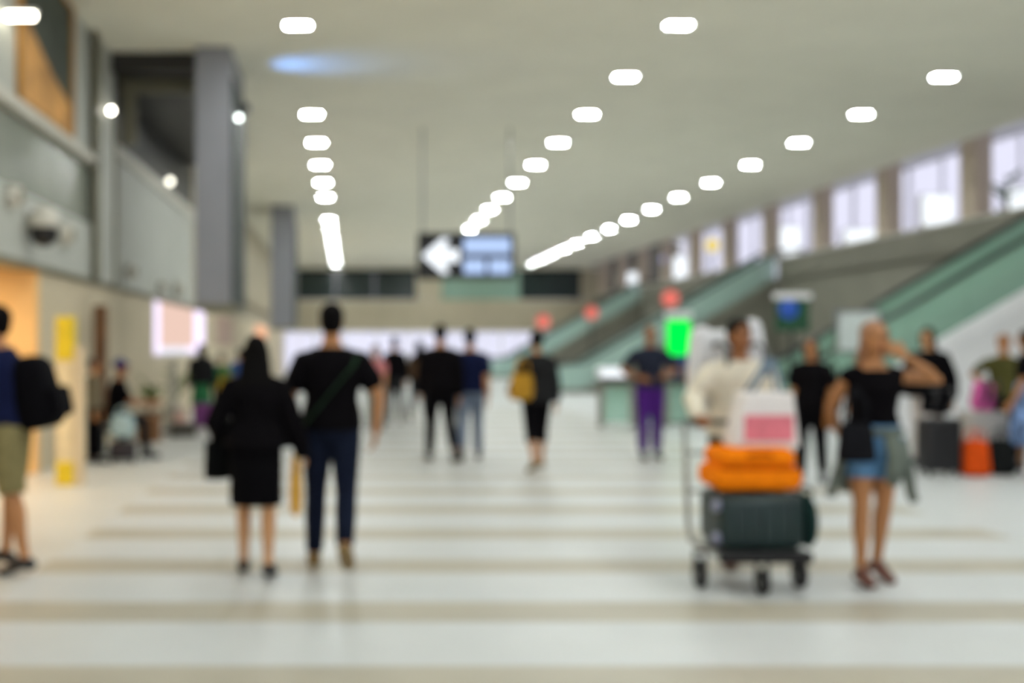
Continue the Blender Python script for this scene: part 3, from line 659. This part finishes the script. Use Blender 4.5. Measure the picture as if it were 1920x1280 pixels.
# near group
person('person in navy shirt and khaki shorts with big black backpack', (-2.27, 7.15), 82, 1.74, 'tan', legs=((8, 4, 3), (-9, 4, 4)), lean=9, arms=((28, 6, 55), (24, 8, 60)), top=dict(m=K_navy, sleeve=.5, hem=.02), bottom=dict(kind='shorts', m=K_khaki, len=.45, loose=.03, wide=.004), shoe=S_black, vox=NV)
wom, Wd = person('woman with long black hair in black top and skirt seen from behind', (-.61, 6.98), 0, 1.53, 'fair', True, legs=((-3, 1, 10), (7, 1, 4)), arms=(dict(e=(.25, -.02, 1.00), w=(.30, .06, .80)), dict(e=(-.27, -.02, 1.0), w=(-.26, .16, .90))), top=dict(m=K_black, sleeve=1.0, hem=.0, loose=.02, flare=.06), bottom=dict(kind='skirt', m=K_black2, hem=.47, flare=.0), shoe=S_black, hair='long', vox=NV, wide=1.28)
man, Mn = person('man in black T-shirt and dark jeans walking away', (-.12, 7.23), -3, 1.765, 'tan', legs=((-12, 2, 34), (7, 3, 3)), arms=(dict(e=(.32, -.03, 1.17), w=(.30, .0, .93)), dict(e=(-.28, .0, 1.16), w=(-.22, .05, .92), curl=70)), top=dict(m=K_black, sleeve=.55, hem=-.02, loose=.012), bottom=dict(kind='trousers', m=K_denim), shoe=S_tan, vox=NV)
trm, Tm = person('person in cream shirt pushing a loaded luggage trolley', (2.70, 7.46), 180, 1.67, 'brown', legs=((14, 3, 8), (-14, 3, 14)), arms=(dict(e=(.32, .08, 1.14), w=(.36, .31, 1.035), d=(0, 1, -.1), curl=80, n=(0, 0, -1), t=(-1, 0, 0)), dict(e=(-.20, .14, 1.12), w=(.02, .31, 1.035), d=(.2, 1, -.1), curl=80, n=(0, 0, -1), t=(1, 0, 0))), lean=7, head=(8, 8), top=dict(m=K_cream, sleeve=1.0, hem=-.05, loose=.014), bottom=dict(kind='shorts', m=K_char, len=.45, loose=.03), shoe=S_brown, vox=NV)
wr_t, Wr = person('woman in black top and denim shorts raising an arm to her face', (3.32, 6.76), 180, 1.62, 'tan', True, legs=((5, 1.5, 4), (-6, 1, 9)), arms=(dict(e=(.205, -.14, 1.10), w=(.12, -.20, .93), curl=50), dict(e=(-.34, .10, 1.30), w=(-.10, .17, 1.45), curl=30, n=(0, -1, 0), t=(0, .2, 1))), head=(-6, 4), top=dict(m=K_black, sleeve=0.0, hem=.26, neck=1.0), bottom=dict(kind='shorts', m=K_light, len=.3, loose=.010), shoe=S_brown, hair='long', hm=mat('light_brown_hair', (150, 104, 72), .5, 0, .3, 30, .4, 40), vox=NV)
# middle distance
MV = .014
walk1 = ((16, 2, 4), (-14, 2, 26)); walk2 = ((-15, 2, 28), (15, 2, 4)); stand = ((2, 4, 2), (-2, 4, 2))
person('person in black clothes walking away beside the navy shirt', (1.19, 13.95), 4, 1.78, 'tan', legs=walk2, top=dict(m=K_black, sleeve=.9, hem=-.02, loose=.02), bottom=dict(kind='trousers', m=K_black2), shoe=S_grey, vox=MV)
person('person in navy T-shirt and grey-blue jeans walking away', (1.60, 14.15), -6, 1.73, 'tan', legs=walk1, top=dict(m=K_navy, sleeve=.55, hem=-.03, loose=.012), bottom=dict(kind='trousers', m=K_jean), shoe=S_grey, hair='short', vox=MV)
person('woman in long black top and cropped trousers with mustard bag', (2.27, 12.93), 10, 1.66, 'tan', True, legs=((14, 3, 6), (-10, 3, 16)), arms=((-10, 10, 12), (16, 10, 50)), top=dict(m=K_char, sleeve=.9, hem=-.16, loose=.02, flare=.05), bottom=dict(kind='trousers', m=K_black2, len=.75), shoe=S_tan, hair='bun', vox=MV)
person('person in dark clothes standing between the walking couples', (.88, 20.7), 10, 1.66, 'tan', legs=stand, top=dict(m=K_black, sleeve=.9, hem=0), bottom=dict(kind='trousers', m=K_char), shoe=S_black, vox=.02)
person('person in brown top with dark trousers near the hanging sign', (1.40, 21.4), -15, 1.62, 'tan', True, legs=walk1, top=dict(m=K_brown, sleeve=.9, hem=0), bottom=dict(kind='trousers', m=K_char), shoe=S_black, hair='bob', vox=.02)
person('person in dusty pink top beyond the man in black T-shirt', (.47, 19.2), 170, 1.5, 'fair', True, legs=stand, top=dict(m=K_pink, sleeve=.55, hem=0), bottom=dict(kind='trousers', m=K_grey), shoe=S_grey, hair='bob', vox=.02)
person('person in navy top and purple trousers standing with bent arms', (4.03, 14.3), 178, 1.75, 'brown', legs=((3, 1, 2), (-2, 1, 2)), arms=(dict(e=(.36, -.06, 1.18), w=(.16, .16, 1.08)), dict(e=(-.36, -.06, 1.18), w=(-.17, .18, 1.12))), top=dict(m=cloth('slate_navy', (40, 44, 58)), sleeve=.55, hem=.0), bottom=dict(kind='trousers', m=K_purple, loose=.02), shoe=S_black, hair='bald', vox=MV)
person('person in blue top and grey trousers behind the glass barrier', (6.75, 22.0), 150, 1.6, 'tan', legs=stand, top=dict(m=K_blue, sleeve=.55, hem=0), bottom=dict(kind='trousers', m=K_grey), shoe=S_black, vox=.02)
person('person in all black between the trolley and the woman in shorts', (5.09, 11.76), 150, 1.56, 'tan', True, legs=((8, 2, 6), (-8, 2, 10)), arms=((8, 6, 40), (-6, 10, 40)), top=dict(m=K_black, sleeve=.55, hem=-.06, loose=.015), bottom=dict(kind='trousers', m=K_black2), shoe=S_black, hair='bob', hm=mat('dark_auburn_hair', (44, 24, 20), .5, 0, .3, 30), vox=MV)
person('dark-haired person standing behind the raised elbow', (6.62, 13.7), 160, 1.51, 'tan', legs=stand, top=dict(m=K_char, sleeve=.55, hem=0), bottom=dict(kind='trousers', m=K_char), shoe=S_black, vox=.016)
person('long-haired woman in black top and pale trousers by the black suitcase', (7.24, 13.35), 130, 1.69, 'fair', True, legs=((6, 2, 4), (-6, 2, 6)), arms=((10, 14, 30), (-8, 18, 20)), top=dict(m=K_black2, sleeve=.9, hem=-.10, loose=.035, flare=.10), bottom=dict(kind='trousers', m=cloth('pale_trousers', (206, 196, 190), .06)), shoe=S_black, hair='long', vox=MV)
person('person in olive top with a hand on the hip', (8.28, 13.5), 165, 1.62, 'tan', legs=stand, arms=(dict(e=(.34, -.08, 1.14), w=(.15, .06, 1.00)), (0, 6, 15)), top=dict(m=K_olive, sleeve=.55, hem=-.05), bottom=dict(kind='trousers', m=K_black), shoe=S_black, hair='short', hm=mat('ginger_hair', (150, 98, 50), .5, 0, .3, 30), vox=MV)
person('long-haired person in blue and white print dress by the white bag', (7.98, 12.55), 60, 1.66, 'tan', True, legs=((6, 2, 4), (-6, 2, 6)), top=dict(m=K_black, sleeve=.55, hem=.35), bottom=dict(kind='skirt', m=K_print, hem=.35, flare=.05), shoe=S_black, hair='long', vox=MV)
# left side
person('seated person in black with blue cap on the low bench', (-3.17, 14.35), -75, 1.68, 'brown', legs=((84, 5, 84), (84, 5, 80)), arms=((40, 4, 50), (30, 6, 60)), lean=8, top=dict(m=K_black, sleeve=.55, hem=.02), bottom=dict(kind='trousers', m=K_char), shoe=S_black, hair='cap', hm=cloth('navy_cap', (34, 48, 110)), vox=MV)
person('short person in grey-khaki top and black trousers by the brown post', (-3.30, 13.75), -60, 1.33, 'tan', legs=stand, top=dict(m=cloth('grey_khaki', (112, 104, 86)), sleeve=.9, hem=.0), bottom=dict(kind='trousers', m=K_black2), shoe=S_black, hair='short', hm=M_hairb, vox=MV)
person('long-haired person in dark jacket over a green skirt beside purple suitcase', (-2.80, 20.2), 20, 1.52, 'tan', True, legs=stand, top=dict(m=K_char, sleeve=.9, hem=-.05, loose=.04, flare=.1), bottom=dict(kind='skirt', m=K_green, hem=.4, flare=.04), shoe=S_black, hair='long', vox=.018)
person('person in green T-shirt carrying a yellow bag by the purple suitcase', (-2.47, 20.6), -20, 1.38, 'fair', legs=walk1, top=dict(m=K_green, sleeve=.55, hem=0), bottom=dict(kind='trousers', m=K_char), shoe=S_black, hair='short', hm=M_hairb, vox=.018)
person('person in blue shirt farther along beside the green T-shirt', (-2.20, 21.6), 0, 1.45, 'tan', legs=walk2, top=dict(m=K_blue, sleeve=.55, hem=0), bottom=dict(kind='trousers', m=K_char), shoe=S_black, vox=.018)

# ------------------------------------------------------------------ bags and luggage
def backpack(label, loc, rz, d, m, strap=M_black, name='backpack', z=0):
    t = thing(name, label, 'backpack', (loc[0], loc[1], z), rz)
    MB().rbox((0, 0, d[2] / 2), d, min(d) * .34, 4, .82).build('body', m, t, True)
    MB().rbox((0, -d[1] * .5, d[2] * .32), (d[0] * .72, d[1] * .3, d[2] * .42), d[1] * .12, 3).build('front_pocket', m, t, True)
    for s in (-1, 1):
        x = s * d[0] * .27
        MB().tube([(x, d[1] * .46, d[2] * .95), (x, d[1] * .46 + .07, d[2] * 1.02), (x, d[1] * .46 + .12, d[2] * .80), (x, d[1] * .46 + .09, d[2] * .45), (x, d[1] * .44, d[2] * .15)], [(.028, .007)] * 5, 8, side=(1, 0, 0)).build('shoulder_strap', strap, t, True)
    MB().tube([(-.05, d[1] * .3, d[2] * .97), (0, d[1] * .3, d[2] * 1.07), (.05, d[1] * .3, d[2] * .97)], .009, 8).build('top_loop', strap, t, True)
    return t
def handbag(name, label, loc, rz, d, m, hl=.2, cat='bag', taper=.8, hm=None, group=None):
    t = thing(name, label, cat, loc, rz, group)
    MB().rbox((0, 0, d[2] / 2), d, min(d) * .3, 3, taper).build('body', m, t, True)
    for s in (-1, 1):
        y = s * d[1] * .28; x = d[0] * .26
        MB().tube([(-x, y, d[2] * .9), (-x * .8, y, d[2] + hl * .6), (0, y * .5, d[2] + hl), (x * .8, y, d[2] + hl * .6), (x, y, d[2] * .9)], .010, 8).build('handle', hm or m, t, True)
    return t
def suitcase(label, loc, rz, d, m, ribs=True, pull=True, wheelm=M_rubber):
    t = thing('suitcase', label, 'suitcase', loc, rz)
    b = MB().rbox((0, 0, d[2] / 2 + .05), d, min(d) * .22, 4).build('shell', m, t, True)
    if ribs:
        for k in range(-2, 3):
            MB().rbox((k * d[0] * .17, -d[1] / 2, d[2] / 2 + .05), (.022, .018, d[2] * .74), .006, 2).build('rib', m, t, True)
    for sx in (-1, 1):
        for sy in (-1, 1):
            MB().tube([(sx * d[0] * .38 - .012, sy * d[1] * .32, .026), (sx * d[0] * .38 + .012, sy * d[1] * .32, .026)], .026, 12).build('wheel', wheelm, t, True)
            MB().rng(sx * d[0] * .38 - .018, sx * d[0] * .38 + .018, sy * d[1] * .32 - .015, sy * d[1] * .32 + .015, .03, .075).build('wheel_mount', M_black, t)
    if pull:
        MB().tube([(-.11, d[1] * .3, d[2] * .98), (-.11, d[1] * .3, d[2] + .42), (.11, d[1] * .3, d[2] + .42), (.11, d[1] * .3, d[2] * .98)], .011, 8).build('pull_handle', M_darkmetal, t)
    MB().tube([(-.07, 0, d[2] + .045), (-.05, 0, d[2] + .085), (.05, 0, d[2] + .085), (.07, 0, d[2] + .045)], .011, 8).build('carry_handle', M_black, t, True)
    return t
# near group's things
bp = backpack('big black backpack worn by the person in khaki shorts', (-2.06, 7.18), R(82), (.38, .30, .50), cloth('black_nylon', (9, 8, 12)), z=.95)
bp.rotation_euler.x = R(-12)
K_jack = cloth('black_jacket_cloth', (13, 14, 14))
t = thing('jacket', 'black jacket draped over the arm of the long-haired woman', 'jacket', (-.86, 7.02, 0))
mb = MB(); mb.tube([(.05, .06, 1.02), (.02, .08, .90), (-.02, .09, .78), (-.02, .09, .68), (-.02, .09, .62)], [(.05, .06), (.075, .085), (.085, .085), (.09, .08), (.085, .075)], 16, side=(1, 0, 0))
blob(mb, 'drape', K_jack, t, .012, 2)
MB().tube([(-.05, 0.0, .88), (-.055, .0, .74), (-.05, 0.0, .63)], [(.04, .03), (.038, .028), (.034, .026)], 12, side=(1, 0, 0)).build('sleeve', K_jack, t, True)
t = thing('shopping_bag', 'slim yellow plastic bag hanging between the walking couple', 'bag', (-.36, 7.18, 0))
MB().tube([(0, 0, .80), (0, 0, .74), (0, 0, .60), (0, 0, .46), (0, 0, .38), (0, 0, .36)], [(.012, .010), (.03, .022), (.042, .05), (.046, .06), (.03, .05), (.012, .03)], 14, side=(1, 0, 0)).build('body', mat('yellow_plastic', (232, 176, 62), .45, 0, .12, 8), t, True)
MB().tube([(-.012, 0, .79), (-.016, 0, .85), (0, 0, .90), (.016, 0, .85), (.012, 0, .79)], .006, 8).build('handle', MATS['yellow_plastic'], t, True)
# crossbody bag of the walking man
t = thing('crossbody_bag', 'dark green crossbody strap and pouch on the man in black T-shirt', 'bag', (-.12, 7.23, 0), R(-3))
O = Mn['pt']; pts = []
for k in range(33):
    a = 2 * math.pi * k / 32; cz = math.cos(a); z = 1.19 + .27 * cz; rx, ry = (.222, .152)
    pts.append((rx * (.86 if cz > .8 else 1) * cz, ry * math.sin(a), z))
MB().tube(pts, [(.006, .022)] * 33, 8, side=(0, 0, 1)).build('strap', cloth('green_strap', (40, 62, 44)), t, True)
MB().rbox((-.15, .17, .96), (.20, .07, .15), .025, 3).build('pouch', MATS['green_strap'], t, True)
# things of the woman in shorts
K_slate = cloth('grey_jacket_cloth', (104, 112, 104))
t = thing('jacket', 'grey jacket tied round the waist of the woman in shorts', 'jacket', (3.32, 6.76, 0), R(180))
mb = MB()
for k in range(24):
    a0, a1 = 2 * math.pi * k / 24, 2 * math.pi * (k + 1) / 24
    mb.tube([(.165 * math.cos(a0), .135 * math.sin(a0), .97), (.165 * math.cos(a1), .135 * math.sin(a1), .97)], [(.028, .022)] * 2, 8, side=(0, 0, 1))
mb.tube([(-.02, -.14, .93), (-.02, -.165, .75), (-.02, -.15, .56)], [(.16, .02), (.18, .022), (.17, .018)], 16, side=(1, 0, 0))
blob(mb, 'waist_wrap', K_slate, t, .011, 2)
mb = MB(); mb.tube([(-.04, .15, .95), (-.07, .165, .84), (-.05, .165, .70), (-.04, .16, .64)], [(.05, .022), (.062, .024), (.055, .022), (.03, .018)], 12, side=(1, 0, 0)); mb.build('front_flap', K_slate, t, True)
MB().tube([(-.17, .02, .92), (-.20, .03, .72), (-.23, .02, .58), (-.25, .02, .52)], [.032, .036, .032, .026], 12).build('sleeve', K_slate, t, True)
MB().tube([(.17, .0, .92), (.21, .0, .74), (.25, .0, .62), (.27, .0, .55)], [.032, .034, .03, .026], 12).build('sleeve', K_slate, t, True)
t = handbag('shoulder_bag', 'black shoulder bag at the hip of the woman in shorts', (3.13, 6.585, .79), 0, (.23, .11, .24), cloth('black_leather', (24, 24, 28)), .22)
# mustard bag
handbag('shoulder_bag', 'mustard shoulder bag carried by the woman in cropped trousers', (2.07, 12.80, .86), R(10), (.30, .14, .32), cloth('mustard_canvas', (176, 132, 46)), .18)
t = thing('tote_bag', 'brown forearm bag carried by the person in all black', 'bag', (5.24, 11.60, .62), R(-20))
MB().rbox((0, 0, .16), (.16, .08, .34), .03, 3, .8).build('body', cloth('brown_leather', (142, 94, 52)), t, True)
MB().tube([(-.05, 0, .31), (0, 0, .46), (.05, 0, .31)], .01, 8).build('handle', MATS['brown_leather'], t, True)
handbag('shoulder_bag', 'black shoulder bag hanging behind the arm of the person in all black', (5.36, 11.86, .80), R(-20), (.22, .12, .36), MATS['black_nylon'], .2)
# luggage trolley
TX, TY = 2.50, 6.72
t = thing('luggage_trolley', 'steel luggage trolley stacked with a green suitcase and orange bag', 'trolley', (TX, TY, 0))
MB().rng(-.27, .27, -.28, .26, .235, .255).build('deck', M_metal, t, bevel=.004)
for x in (-.27, .27): MB().tube([(x, -.30, .235), (x, .24, .235), (x * 1.0, .30, .34), (x * 1.02, .36, .95), (x * .96, .40, 1.00)], .017, 10).build('side_tube', M_metal, t, True)
MB().tube([(-.27, -.30, .235), (.27, -.30, .235)], .02, 10).build('front_bar', M_metal, t, True)
MB().tube([(-.27, .40, 1.0), (.27, .40, 1.0)], .019, 10).build('handle_bar', M_darkmetal, t, True)
for z, y in ((.55, .318), (.80, .342)): MB().tube([(-.275, y, z), (.275, y, z)], .011, 8).build('cross_bar', M_metal, t, True)
MB().rbox((0, -.32, .235), (.56, .04, .07), .015).build('bumper', M_rubber, t, True)
for x, y in ((-.31, -.06), (.31, -.06), (0, -.26)):
    wr2 = .085 if x else .075
    w_ = MB().tube([(x - .022, y, wr2), (x + .022, y, wr2)], wr2, 18).build('wheel', M_rubber, t, True)
    MB().tube([(x - .027, y, wr2), (x + .027, y, wr2)], wr2 * .45, 12).build('hub', M_metal, w_, True)
    MB().rng(x - .040, x - .028, y - .02, y + .02, wr2, .232).build('fork', M_darkmetal, t)
    MB().rng(x + .028, x + .040, y - .02, y + .02, wr2, .232).build('fork', M_darkmetal, t)
for x in (-.29, .29): MB().rng(x - .05, x + .05, -.09, -.03, .215, .234).build('axle_plate', M_darkmetal, t)
M_gsuit = mat('dark_green_shell', (18, 42, 42), .4, 0, .12, 6)
t = thing('suitcase', 'dark green suitcase lying on the luggage trolley deck', 'suitcase', (TX + .02, TY - .02, .256))
MB().rbox((0, 0, .175), (.52, .44, .34), .06, 4).build('shell', M_gsuit, t, True)
for k in range(-2, 3): MB().rbox((k * .085, -.22, .175), (.02, .02, .24), .006, 2).build('rib', M_gsuit, t, True)
for z in (.07, .27): MB().tube([(-.285, -.16, z), (-.255, -.16, z)], .035, 12).build('wheel', mat('lavender_wheel', (150, 152, 178), .5), t, True)
MB().tube([(-.06, -.10, .342), (-.05, -.10, .348), (.05, -.10, .348), (.06, -.10, .342)], .008, 8).build('carry_handle', M_black, t, True)
t = thing('duffel_bag', 'round dark green duffel bag wedged beside the green suitcase', 'bag', (TX + .325, TY - .04, .256))
MB().tube([(0, -.20, .17), (0, -.18, .17), (0, -.12, .17), (0, .12, .17), (0, .18, .17), (0, .20, .17)], [(.02, .06), (.035, .13), (.042, .165), (.042, .165), (.035, .13), (.02, .06)], 16, side=(1, 0, 0)).build('body', cloth('dark_green_canvas', (32, 54, 52)), t, True)
MB().tube([(.02, -.10, .30), (.045, -.06, .36), (.045, .06, .36), (.02, .10, .30)], .01, 8).build('handle', M_black, t, True)
M_or = cloth('orange_nylon', (250, 132, 14), .06)
t = thing('travel_bag', 'bright orange soft travel bag on top of the green suitcase', 'bag', (TX + .01, TY - .02, .617))
MB().rbox((0, 0, .075), (.54, .40, .15), .06, 4).build('lower_half', M_or, t, True)
MB().rbox((0, 0, .195), (.48, .36, .13), .06, 4).build('upper_half', M_or, t, True)
MB().tube([(-.24, -.185, .14), (.24, -.185, .14)], .008, 8).build('zip', cloth('dark_orange', (190, 84, 8)), t, True)
MB().tube([(-.07, -.17, .21), (-.06, -.21, .23), (.06, -.21, .23), (.07, -.17, .21)], .010, 8).build('grip', MATS['dark_orange'], t, True)
t = thing('shopping_bag', 'white shopping bag with pink front panel on the orange travel bag', 'bag', (TX + .08, TY - .03, .878))
MB().prism([(-.21, 0), (.21, 0), (.17, .34), (-.13, .34)], 'y', -.10, .10).build('body', mat('white_paper', (236, 230, 228), .6, 0, .05, 6), t, bevel=.015)
MB().rng(-.14, .16, -.112, -.101, .04, .20).build('pink_panel', mat('pink_print', (230, 124, 138), .6), t)
for y in (-.06, .06):
    MB().tube([(-.08, y, .33), (.05, y * .6, .54), (.07, y * .5, .55), (.12, y, .33)], .012, 8).build('handle', cloth('slate_cord', (120, 138, 156)), t, True)
t = thing('rucksack', 'bulky white rucksack on the back of the trolley pusher', 'rucksack', (2.735, 7.715, .98), R(180))
MB().rbox((0, 0, .33), (.42, .22, .62), .09, 4).build('body', K_white, t, True)
MB().limb([(.215, .03, .10), (.21, .03, .35), (.195, .03, .585)], [.085, .09, .085], 16).build('side_roll', K_white, t, True)
MB().limb([(-.20, .03, .10), (-.19, .03, .40), (-.165, .03, .655)], [.075, .08, .07], 16).build('side_roll', K_white, t, True)
for x in (-.13, .13):
    MB().tube([(x, .09, .52), (x, .20, .555), (x, .375, .50), (x * 1.0, .40, .38), (x * 1.05, .39, .22), (x * 1.2, .24, .10), (x * 1.25, .10, .08)], [(.022, .007)] * 7, 8, side=(1, 0, 0)).build('shoulder_strap', cloth('grey_strap', (96, 98, 100)), t, True)
# right-hand pile
suitcase('upright black suitcase beside the orange-red bag', (6.88, 12.45, 0), R(4), (.44, .27, .62), mat('black_shell', (18, 18, 22), .4), True, False)
backpack('black backpack resting on the upright black suitcase', (6.83, 12.42), R(180), (.34, .16, .30), MATS['black_nylon'], z=.72)
handbag('holdall', 'orange-red holdall standing beside the black suitcase', (7.27, 12.4, 0), R(8), (.33, .24, .42), cloth('orange_red_nylon', (218, 82, 24)), .12)
handbag('holdall', 'black holdall standing between orange-red and white bags', (7.63, 12.5, 0), R(-8), (.30, .26, .42), cloth('black_canvas', (28, 30, 30)), .12)
handbag('plastic_bag', 'white plastic bag on the floor by the print dress', (7.80, 12.1, 0), 0, (.30, .22, .24), mat('white_plastic', (232, 230, 236), .5), .14, 'bag', .55)
backpack('pink and magenta backpack above the black holdall', (7.72, 13.0), R(185), (.26, .18, .36), mat('pink_magenta', (226, 96, 170), .7, 0, .4, 7), z=.72)
t = thing('carton', 'pale grey carton under the pink backpack', 'box', (7.72, 13.0, 0))
MB().rng(-.22, .22, -.16, .16, 0, .70).build('box_body', mat('pale_carton', (190, 186, 180), .7), t, bevel=.006)
for s in (-1, 1): MB().rng(-.21, .21, (0 if s > 0 else -.155), (.155 if s > 0 else -.003), .70, .708).build('flap', MATS['pale_carton'], t)
# left-hand pile
t = thing('bench', 'low dark bench carrying the seated person with blue cap', 'bench', (-3.25, 14.37, 0), R(15))
MB().rbox((0, 0, .40), (.45, .62, .07), .02).build('seat', M_darkmetal, t)
for x in (-.18, .18):
    for y in (-.26, .26): MB().rng(x - .02, x + .02, y - .02, y + .02, 0, .37).build('leg', M_darkmetal, t)
handbag('travel_bag', 'pale blue-grey bag on the floor before the seated person', (-2.92, 13.75, .335), R(10), (.34, .22, .30), cloth('pale_blue_canvas', (158, 180, 184)), .10)
suitcase('small black case under the pale blue bag', (-2.92, 13.75, 0), R(10), (.34, .24, .235), mat('maroon_black_shell', (28, 20, 27), .5), False, False)
plant((-3.30, 17.6, 0), 1.15, 16, .36, .05, M_leaf2, 'olive-leaved plant in a brown pot by the grey stand', M_pot, .22, .42, 11)
plant((-3.22, 19.6, 0), 1.45, 16, .46, .05, M_leaf2, 'taller olive-leaved plant in a pale pot by the shop front', M_palepot, .2, .4, 12)
for i, (x, y, d, c, lab) in enumerate(((-3.18, 16.9, (.34, .34, .40), (128, 86, 48), 'brown carton beside the olive-leaved plant'), (-2.78, 17.85, (.42, .3, .22), (78, 74, 66), 'low dark crate at the foot of the grey stand'))):
    t = thing('carton', lab, 'box', (x, y, 0), R(8 * i))
    MB().rng(-d[0] / 2, d[0] / 2, -d[1] / 2, d[1] / 2, 0, d[2]).build('box_body', mat('carton_%d' % i, c, .7), t, bevel=.006)
    for s in (-1, 1): MB().rng(-d[0] / 2, d[0] / 2, 0.004 if s > 0 else -d[1] / 2, d[1] / 2 if s > 0 else -.004, d[2], d[2] + .006).build('flap', MATS['carton_%d' % i], t)
t = thing('grey_stand', 'slim pale grey display stand between the two plants', 'stand', (-3.08, 18.6, 0))
MB().rbox((0, 0, .62), (.13, .10, 1.16), .02).build('column', mat('pale_grey_stand', (186, 184, 172), .5), t)
MB().tube([(0, 0, 0), (0, 0, .05)], .18, 16).build('foot', M_darkmetal, t)
MB().rbox((0, 0, 1.24), (.26, .2, .05), .01).build('tray', MATS['pale_grey_stand'], t)
suitcase('purple suitcase standing beside the long-haired person in dark jacket', (-2.62, 19.4, 0), R(-10), (.42, .26, .42), mat('purple_shell', (124, 60, 130), .5), True, False)
handbag('shopping_bag', 'pale pink paper bag on the floor by the purple suitcase', (-2.90, 18.3, 0), 0, (.28, .18, .36), mat('pale_pink_paper', (230, 188, 174), .6), .1)
handbag('shoulder_bag', 'mustard yellow bag carried beside the green T-shirt', (-2.36, 20.2, .62), 0, (.30, .12, .26), cloth('yellow_canvas', (196, 160, 40)), .15)

# ------------------------------------------------------------------ freeze the remeshed bodies and clothes
dg = bpy.context.evaluated_depsgraph_get()
for o, m in QUEUE:
    me = bpy.data.meshes.new_from_object(o.evaluated_get(dg)); me.name = o.name
    o.modifiers.clear(); o.data = me
    me.materials.clear(); me.materials.append(m)
    me.polygons.foreach_set('use_smooth', [True] * len(me.polygons)); me.polygons.foreach_set('material_index', [0] * len(me.polygons))
for o in C.objects:
    if '_sh' in o: del o['_sh']
